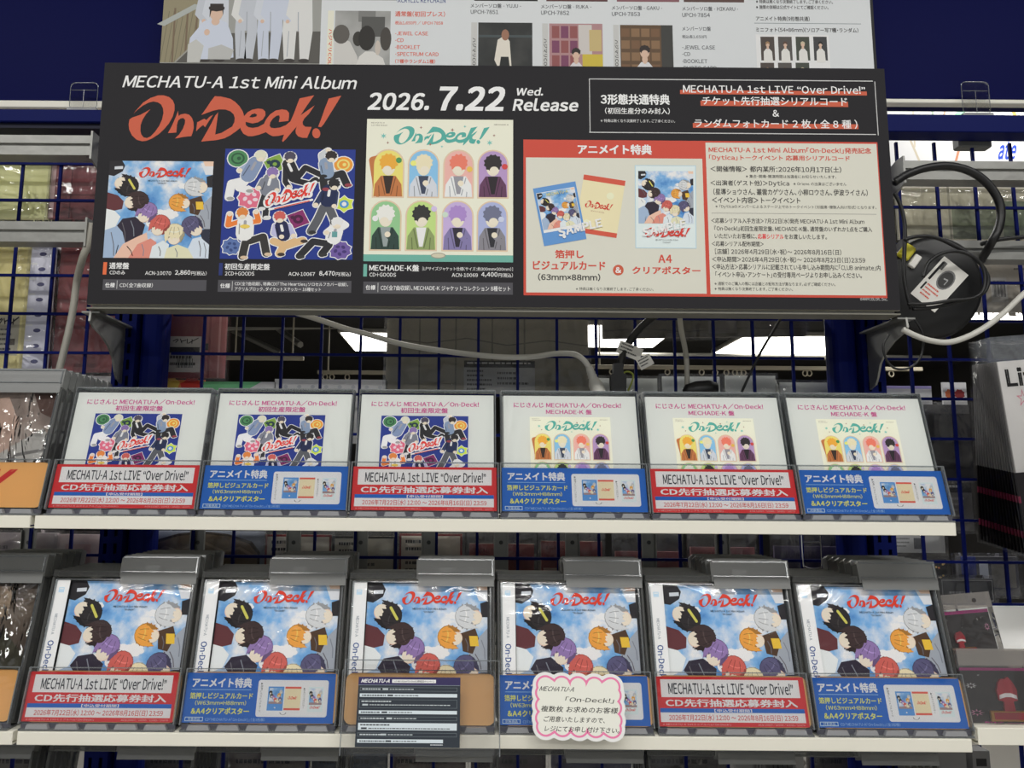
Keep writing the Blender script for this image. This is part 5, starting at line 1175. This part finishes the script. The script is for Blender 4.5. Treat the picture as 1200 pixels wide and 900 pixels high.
# right bay
pouch('clear_pouch', 'wide olive grey pouch between the right galvanised bars, behind the thick cable', 'pouch', (1050, 216, 1240, 281), .985, (158, 154, 136), 'pouches in the right bay', draw=lambda P, F: (P.rect(F, .34, .4, .62, 1, ink(120,126,104), 1), P.rect(F, .66, .3, .98, 1, ink(112,122,98), 1), P.rect(F, 0, 0, 1, .06, ink(196,192,180), 1), P.rect(F, .32, 0, .335, 1, ink(140,136,120), 1)))
pouch('clear_pouch', 'grey bag with barcode right of the black disc', 'pouch', (1140, 308, 1250, 366), .985, (146, 140, 130), 'pouches in the right bay', draw=lambda P, F: (P.rect(F, .18, .3, .36, .8, ink(176,174,170), 1), [P.rect(F, .2+k*.012, .36, .2+k*.012+(.008 if k % 3 else .004), .7, ink(50,50,50), 2) for k in range(12)], P.rect(F, .45, .1, .8, .14, ink(116,110,100), 1)))
pouch('black_bag', 'shiny black wrapped bag left of the hanging booklets', 'bag', (1082, 474, 1142, 562), 1.0, (34, 34, 36), 'dark wrapped goods in the right bay', draw=lambda P, F: (P.ell(F, .5, .3, .2, .22, ink(70,72,72), 1), P.rect(F, 0, .0, 1, .12, ink(86,86,86), 1)))  # grey oval and top band are gloss highlights painted on the insert
pouch('text_card', 'grey text card below the shiny black bag in the right bay', 'product card', (1084, 566, 1142, 622), 1.0, (96, 94, 94), draw=lambda P, F: (P.rect(F, 0, 0, 1, .2, ink(40,40,42), 1), lines_(P, F, .3, .04, .95, .16, 1, ink(170,170,170), 2, 4), lines_(P, F, .2, .3, .9, .9, 5, ink(150,148,146), 1, 6)))
pouch('text_card', 'pale grey boxed card under the right end of the upper shelf', 'product card', (1046, 626, 1108, 648), 1.0, (150, 150, 150), draw=lambda P, F: (P.rect(F, .4, .2, .6, .8, ink(70,70,74), 1), lines_(P, F, .05, .2, .35, .8, 3, ink(100,100,100), 1, 6)))
pouch('printed_card', 'black card with gold and white dots right of the right upright', 'product card', (1046, 655, 1112, 700), 1.0, (30, 28, 30), draw=lambda P, F: [P.ell(F, random.uniform(.03,.97), random.uniform(.05,.6), .022, .03, ink(*((206,176,110),(216,206,196),(190,120,80))[k % 3]), 1, n=6) for k in range(42)])
pouch('printed_card', 'dark card with colour photo strips right of the gold dotted card', 'product card', (1122, 652, 1196, 698), 1.01, (70, 70, 76), draw=lambda P, F: (P.rect(F, .05, 0, .3, 1, ink(50,60,130), 1), P.rect(F, .35, .1, .5, .9, ink(196,200,210), 1), P.rect(F, .55, .2, .95, .8, ink(120,116,110), 1)))
pouch('printed_card', 'black card with thin pale border under the dotted cards at right', 'product card', (1102, 678, 1166, 706), .98, (36, 36, 38), film=True, draw=lambda P, F: (P.frame(F, .02, .05, .98, .95, .01, .03, ink(150,150,150), 1), lines_(P, F, .15, .55, .85, .75, 1, ink(150,150,150), 1, 3)))
o = MB(); x0, x1, z0, z1 = pxrect(1108, 710, 1290, 775, .93); o.box(x0, x1, .93, .936, z0-.02, z1, WHITEP, bev=.001)
tag(o.build('white_divider'), 'plain white panel standing behind the pin badge packs', 'panel')
# below the lower lip, right end
for k, (rc, rgb, lab) in enumerate((((862, 882, 904, 940), (150, 150, 150), 'white box with barcode under the lower shelf, below the fifth album'), ((910, 884, 944, 940), (170, 168, 166), 'small white box with black seal under the lower shelf, below the fifth album'), ((1062, 880, 1092, 940), (110, 110, 112), 'grey box with dotted caption under the lower shelf at right'), ((1095, 880, 1136, 940), (118, 118, 120), 'plain grey box under the lower shelf at right'), ((1139, 880, 1164, 940), (112, 112, 114), 'grey box with black slot under the lower shelf at right'))):
    x0, x1, z0, z1 = pxrect(*rc, .90); P = Pr(); w_, h_ = x1-x0, z1-z0
    P.box(-w_/2, w_/2, 0, .02, 0, h_, pbr('carton_%d' % k, rgb, .6)); F = FR(-w_/2, h_, w_, h_)
    if k == 0: [P.rect(F, .5+j*.035, .08, .5+j*.035+(.02 if j % 3 else .01), .5, BLACKP, 1) for j in range(12)]
    elif k == 1: P.ell(F, .4, .3, .2, .14, BLACKP, 1)
    elif k == 2: lines_(P, F, .2, .3, .9, .4, 1, BLACKP, 1, 2)
    elif k == 4: P.rect(F, .2, .15, .8, .3, BLACKP, 1)
    tag(P.build('carton', loc=((x0+x1)/2, .90, z0), fix=False), lab, 'box', 'small cartons under the lower shelf')
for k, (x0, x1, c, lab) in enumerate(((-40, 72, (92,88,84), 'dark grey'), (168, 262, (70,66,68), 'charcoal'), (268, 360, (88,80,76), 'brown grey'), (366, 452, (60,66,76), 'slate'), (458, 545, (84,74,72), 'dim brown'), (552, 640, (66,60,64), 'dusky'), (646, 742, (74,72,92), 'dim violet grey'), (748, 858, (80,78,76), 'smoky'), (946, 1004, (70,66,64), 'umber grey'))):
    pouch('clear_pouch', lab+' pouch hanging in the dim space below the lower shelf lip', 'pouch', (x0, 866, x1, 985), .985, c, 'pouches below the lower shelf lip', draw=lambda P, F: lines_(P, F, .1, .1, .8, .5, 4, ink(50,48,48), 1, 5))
# pin badge packs
PINKM = ink(176, 60, 128)
def pin_pack(rc, Y, label, rot, front):
    x0, x1, z0, z1 = pxrect(*rc, Y); w_, h_ = x1-x0, z1-z0
    t = thing('pin_badge_pack', label, 'badge pack', ((x0+x1)/2, Y, z0), (-R(10), rot, 0), 'pin badge packs')
    P = Pr(); F = FR(-w_/2, h_, w_, h_); P.box(-w_/2, w_/2, 0, .0008, 0, h_, ink(44, 38, 38)); P.rect(F, 0, 0, 1, .045, PINKM, 1)
    for (u, v, r, c) in ((.07,.29,.05,(226,226,220)),(.08,.72,.06,(220,150,180)),(.14,.12,.012,(230,230,230)),(.9,.25,.06,(220,150,180))):
        star(P, F, u, v, r, ink(*c), 1, 8); P.ell(F, u, v, r*.4, r*.4, ink(60,46,50), 2, n=8)
    P.text(F, 'PINS', .13, .86, .27, .93, PINKM, 1, .03); lines_(P, F, .3, .88, .6, .92, 1, PINKM, 1, 4)
    P.build('black_card', t, fix=False)
    o = MB(); PM = pbr('red_enamel', (176, 34, 50), .3); GO = pbr('gold_metal', (190, 140, 70), .3, metal=.8)
    cx_ = (-.012 if not front else -.022); zc = h_*.62; ps = .009 if front else .005
    o.prism([(cx_+a*ps, zc+b*ps) for a, b in ((-1,-.9),(-1.1,.1),(-.8,.9),(-.4,1.3),(0,1.25),(.35,1.5),(.75,1.0),(1.1,.2),(1,-.9),(.5,-1.0),(.6,-2.0),(-.6,-2.0),(-.5,-1.0))], -.003, -.0004, PM)
    o.prism([(cx_+a*ps, zc+b*ps) for a, b in ((-.95,-.75),(-.9,-.35),(-.3,-.15),(.3,-.15),(.9,-.35),(.95,-.75),(.3,-.55),(-.3,-.55))], -.0036, -.003, WHITEP)
    o.box(cx_-2.2*ps, cx_+3*ps, -.003, -.0004, zc-3.0*ps, zc-1.9*ps, GO, bev=.0008); o.box(cx_-1.8*ps, cx_+3*ps, -.0034, -.003, zc-2.8*ps, zc-2.1*ps, PM); o.build('pin_badge', t)
    o = MB(); o.box(-w_/2-.003, w_/2+.003, -.005, .004, -.003, h_+.018, FEV); o.build('clear_bag', t)
    o = MB(); o.box(-w_/2-.003, w_/2+.003, -.0054, -.005, h_+.002, h_+.018, plastic('bag_header', tint=(.8,.76,.72), clear=.8, rough=.2, milk=.25)); o.tube([(.012, -.0056, h_+.010), (.012, -.0062, h_+.010)], .0022, pbr('header_hole', (60,56,56), .5), smooth=False); o.build('bag_header', t)
pin_pack((1131, 784, 1290, 857), .775, 'front pin badge pack with red cap badge on black card, right of the lower shelf', 0, True)
pin_pack((1122, 786, 1280, 856), .785, 'pin badge pack just behind the front one, left edge showing', 0, True)
pin_pack((1114, 716, 1180, 800), .86, 'rear pin badge pack in crinkled bag before the white panel', R(-5), False)
# hanging booklet stack
def booklet(P, F):
    P.rect(F, 0, 0, 1, 1, ink(206, 204, 202), 1); P.rect(F, 0, .58, 1, 1, ink(34, 28, 30), 2)
    for (u, v, r) in ((.35,.28,.12),(.3,.42,.07),(.5,.52,.11),(.15,.2,.05),(.7,.35,.12)): star(P, F, u, v, r, ink(200, 120, 140), 2, 5); star(P, F, u, v, r*.7, ink(206, 204, 202), 3, 5)
    P.fp(F, [(.0,.62),(.2,.52),(.45,.6),(.3,.55),(.6,.5),(1,.58),(1,.62)], ink(34,28,30), 3)
    P.text(F, 'Lif', .05, .035, .27, .135, ink(24, 22, 22), 3, .05); lines_(P, F, .0, .66, .9, .72, 1, ink(150,50,70), 3, 3); lines_(P, F, .0, .86, .9, .92, 1, ink(140,40,60), 3, 4)
BW, BH = .152, .212
P = Pr(); P.box(0, BW, 0, .0016, -BH, 0, ink(206, 204, 202)); P.box(-.0003, .0007, -.0003, .0019, -BH*.58, 0, ink(140, 138, 136)); P.box(-.0002, BW, -.0002, .0018, -BH, -BH*.58, ink(34, 28, 30));  # grey left edge paints the film edge and the shadow between covers
for zz in (.70, .88): P.box(-.0003, .001, -.0003, .0019, -BH*(zz+.035), -BH*zz, ink(150, 50, 80))
booklet(P, FR(0, 0, BW, BH)); BK_ME = P.mesh('cover')
o = MB(); o.box(-.003, BW+.003, -.0007, .0024, -BH-.003, .028, FILM); BKF = o.mesh('clear_bag')
for k in range(15):
    Y = .935-k*.0066; f = k/14
    q = PT(1140+f*27, 424-f*4, Y)
    t = thing('hanging_booklet', 'booklet with brush letters and pink stars, front of the hanging stack' if k == 14 else 'white and black booklet in the hanging stack behind the front one', 'booklet', (q.x, Y, q.z-.004), (0, R(2.0-f*7.0), 0), 'hanging booklet stack' if k < 14 else 'front hanging booklet')
    for nm, me in (('cover', BK_ME), ('clear_bag', BKF)):
        c = bpy.data.objects.new(nm, me); C.objects.link(c); c.parent = t
# sign clips
def clip(px, py0, py1, Y, label, body):
    A_ = PT(px, py1, Y); hh = PT(px, py0, Y).z-A_.z; t = thing('sign_clip', label, 'sign holder', A_, group='clear sign clips')
    o = MB(); o.prism(rounded(.036, hh, .006), 0, .0012, ACRYL); o.build('clear_plate', t)
    o = MB(); pts = rounded(.036, hh, .006, n=4); o.tube([(a, -.0002, b) for a, b in pts]+[(pts[0][0], -.0002, pts[0][1])], .0005, ACEDGE, seg=5, smooth=False); o.tube([(-.016, -.0003, hh*.72), (.016, -.0003, hh*.72)], .0005, ACEDGE, seg=5, smooth=False); o.tube([(0, -.0003, 0), (0, -.0003, hh*.72)], .0004, ACEDGE, seg=5, smooth=False); o.build('plate_edge', t)
    o = MB(); o.box(-.020, .020, -.004, .008, -.006, .001, FOOT, bev=.001); o.build('clip_foot', t)
    if body:
        o = MB(); o.box(-.022, .022, .0065, .022, -.042, -.0065, pbr('grey_clip_body', (110, 112, 110), .5), bev=.002); o.box(-.015, .018, -.0012, 0, -.013, -.0075, pbr('clip_slot', (170, 170, 165), .5)); o.build('clip_body', t)
clip(97, 97, 128, .953, 'small clear sign clip on the header trim left of the sign board', False)
clip(1145, 96, 134, .953, 'clear sign clip with grey body on the rail right of the sign board', True)

# ================================================================== CABLES AND DEVICES
def cable(label, pts, r, mat, name='cable', cat='cable', flat=1.0):
    P3 = [PT(x, y, Y) for x, y, Y in pts]; A_ = P3[0]
    o = MB(); o.tube([p-A_ for p in P3], r, mat, seg=10, flat=flat); return tag(o.build(name, loc=A_, shade=True), label, cat)
cable('warm grey conduit running down from the lower bar at left', ((108,262,.872),(104,284,.872),(97,302,.875),(90,330,.90),(86,360,.905),(80,390,.905),(74,415,.905),(69,436,.905),(62,475,.905)), .0042, CABLE_G, 'conduit')
c = cable('thin white cable drooping across the wires to the plug', ((345,366,.93),(372,374,.93),(405,385,.925),(435,393,.925),(470,403,.93),(510,410,.93),(550,415,.93),(590,418.5,.93),(625,418,.93),(650,414.5,.93),(672,415,.925),(684,422,.92),(690,431,.92)), .0034, CABLE_W)
t = thing('power_plug', 'white cable plug with ribbed neck behind the fourth title card', 'plug', PT(690, 430, .918), (0, R(-20), 0))
o = MB(); o.lathe([(0,0),(.0042,0),(.0045,.004),(.0052,.0045),(.0045,.006),(.0054,.0085),(.0047,.010),(.0058,.0125),(.005,.014),(.006,.016),(.0085,.022),(.0095,.045),(.007,.048),(0,.048)], CABLE_W, M=Matrix.Rotation(R(-90), 4, 'X'), seg=16); o.build('plug_body', t, shade=True)
cable('black power cable curving down behind the sign board to a black plug', ((775,366,.93),(762,374,.93),(748,387,.93),(738,400,.93),(730,416,.925),(725,436,.92)), .0046, RUBBER)
t = thing('power_plug', 'black plug end standing behind the gap of fourth and fifth title cards', 'plug', PT(724, 438, .92))
o = MB(); o.prism([(-.0055,.012),(.0055,.012),(.006,0),(.0095,-.002),(.0085,-.03),(-.0085,-.03),(-.0095,-.002),(-.006,0)], -.006, .006, RUBBER); o.build('plug_body', t)
cable('yellow green earth wire looping beside the black plug', ((729,440,.918),(733,436,.918),(738,436,.918),(742,440,.918),(740,449,.918),(736,458,.918)), .0011, pbr('earth_wire', (150, 160, 60), .5), 'earth_wire', 'wire')
P = Pr(); F = FR(-.015, .008, .03, .016); P.box(-.015, .015, 0, .0004, -.008, .008, LBL); [P.text(F, tx, .1, .12+k*.4, .85, .42+k*.4, BLACKP, 1, .02) for k, tx in enumerate(('電源用', '棚上ライト'))] if False else lines_(P, F, .1, .12, .9, .9, 3, BLACKP, 1, 4)
tag(P.build('cable_tag', loc=PT(738, 411, .922), rot=(0, R(22), 0), fix=False), 'white paper tag wrapped on the black power cable', 'tag')
P = Pr(); F = FR(-.009, .007, .018, .014); P.box(-.009, .009, 0, .0004, -.007, .007, LBL); lines_(P, F, .1, .12, .9, .9, 3, BLACKP, 1, 6)
tag(P.build('cable_tag', loc=PT(756, 424, .921), rot=(0, R(-28), 0), fix=False), 'smaller white tag end sticking out right of the black power cable', 'tag')
cable('grey white cable hanging straight down behind the sign board, right of the tag', ((796,364,.93),(798,385,.93),(803,410,.93),(805,430,.93),(805,462,.93)), .0032, CABLE_G)
cable('thin black cable slanting down under the sign board to the mouse-shaped switch', ((920,364,.92),(908,385,.92),(893,410,.92),(880,436,.925),(868,462,.93)), .0016, RUBBER)
o = MB(); o.lathe([(0, -.02), (.006, -.019), (.0095, -.010), (.0105, .005), (.008, .018), (.003, .0225), (0, .023)], RUBBER, M=Matrix.Rotation(R(90), 4, 'Z') @ Matrix.Scale(1.0, 4), seg=20)
tag(o.build('cable_switch', loc=PT(822, 456, .92), rot=(0, R(-8), 0), shade=True), 'black rounded cable switch lying behind the fifth title card', 'switch')
# black disc with label, right of the board
t = thing('black_disc_adapter', 'round black disc device with white label tangled in black cables', 'device', PT(1093, 337, .865), (R(4), R(8), R(-6)))
o = MB(); o.lathe([(0, -.006), (.048, -.006), (.0525, -.003), (.054, .002), (.0525, .008), (0, .009)], RUBBER, M=Matrix.Scale(1.12, 4, Vector((0, 0, 1))), seg=48); o.build('disc_body', t, shade=True)
P = Pr(); F = FR(-.017, .0285, .034, .057); P.box(-.017, .017, 0, .0004, -.0285, .0285, LBL)
P.ell(F, .56, .36, .26, .22, ink(110,110,110), 1); P.ell(F, .56, .36, .22, .18, ink(60,60,60), 2); P.line(F, [(.48,.36),(.62,.34),(.62,.46)], .03, ink(150,150,150), 3, cap=False); lines_(P, F, .1, .08, .25, .5, 1, BLACKP, 2, 2); P.rect(F, .08, .1, .16, .55, BLACKP, 1); lines_(P, F, .2, .62, .75, .92, 4, ink(190,70,50), 1, 5); P.rect(F, .1, .62, .16, .8, BLACKP, 1)
o = P.build('paper_label', t, (.004, -.0068, .003), (0, R(34), 0), fix=False); o['label'] = 'white printed label'
o = MB(); o.box(-.007, .007, -.007, .0, -.009, .009, pbr('yellow_sticker', (206, 196, 50), .5), bev=.002); o.build('yellow_sticker', t, (-.036, -.004, .036), (0, R(30), 0))['label'] = 'yellow sticker'
o = MB(); o.box(-.004, .004, -.0065, .0, -.008, .008, LBL, bev=.001); o.build('white_sticker', t, (-.026, -.004, .026), (0, R(28), 0))['label'] = 'white sticker'
cable('thick black cable arching over the right bar and down', ((1048,214,.842),(1062,205,.842),(1085,197,.842),(1110,194.5,.842),(1135,200,.842),(1155,213,.842),(1169,232,.842),(1173,250,.842),(1170,268,.842),(1162,284,.845),(1150,305,.875)), .0046, RUBBER)
cable('long black cable running level from the arch to the right edge', ((1150,286,.858),(1165,282,.858),(1185,279,.858),(1215,277,.858),(1260,276,.858)), .0024, RUBBER)
cable('thin black cable hanging down beside the right end of the sign board', ((1048,226,.845),(1055,240,.845),(1060,262,.845),(1060,290,.845),(1059,320,.845),(1063,345,.845),(1068,362,.845)), .0022, RUBBER)
cable('black cable looping round the front of the disc', ((1060,281,.842),(1075,277,.842),(1095,278,.842),(1118,288,.842),(1142,302,.842),(1157,322,.842),(1156,338,.842),(1146,347,.842),(1120,354,.842),(1095,360,.842),(1070,362,.842)), .0021, RUBBER)
cable('second black cable loop crossing the disc label', ((1082,325,.838),(1088,308,.838),(1104,297,.838),(1125,295,.838),(1146,305,.838),(1154,322,.838),(1152,340,.838),(1140,349,.838),(1115,352,.838),(1088,356,.838),(1064,356,.838)), .0019, RUBBER)
cable('thin black cable loop hanging below the right bracket', ((1070,372,.85),(1080,388,.85),(1082,404,.85),(1078,420,.85),(1066,431,.85),(1050,432,.85),(1039,422,.85),(1035,405,.85),(1042,392,.85)), .0013, RUBBER)
cable('white cable sweeping under the black disc to the right edge', ((1058,386,.84),(1072,393,.84),(1090,399,.84),(1112,401,.84),(1135,394,.84),(1158,381,.84),(1178,365,.84),(1198,346,.84),(1240,310,.85)), .0032, CABLE_W)
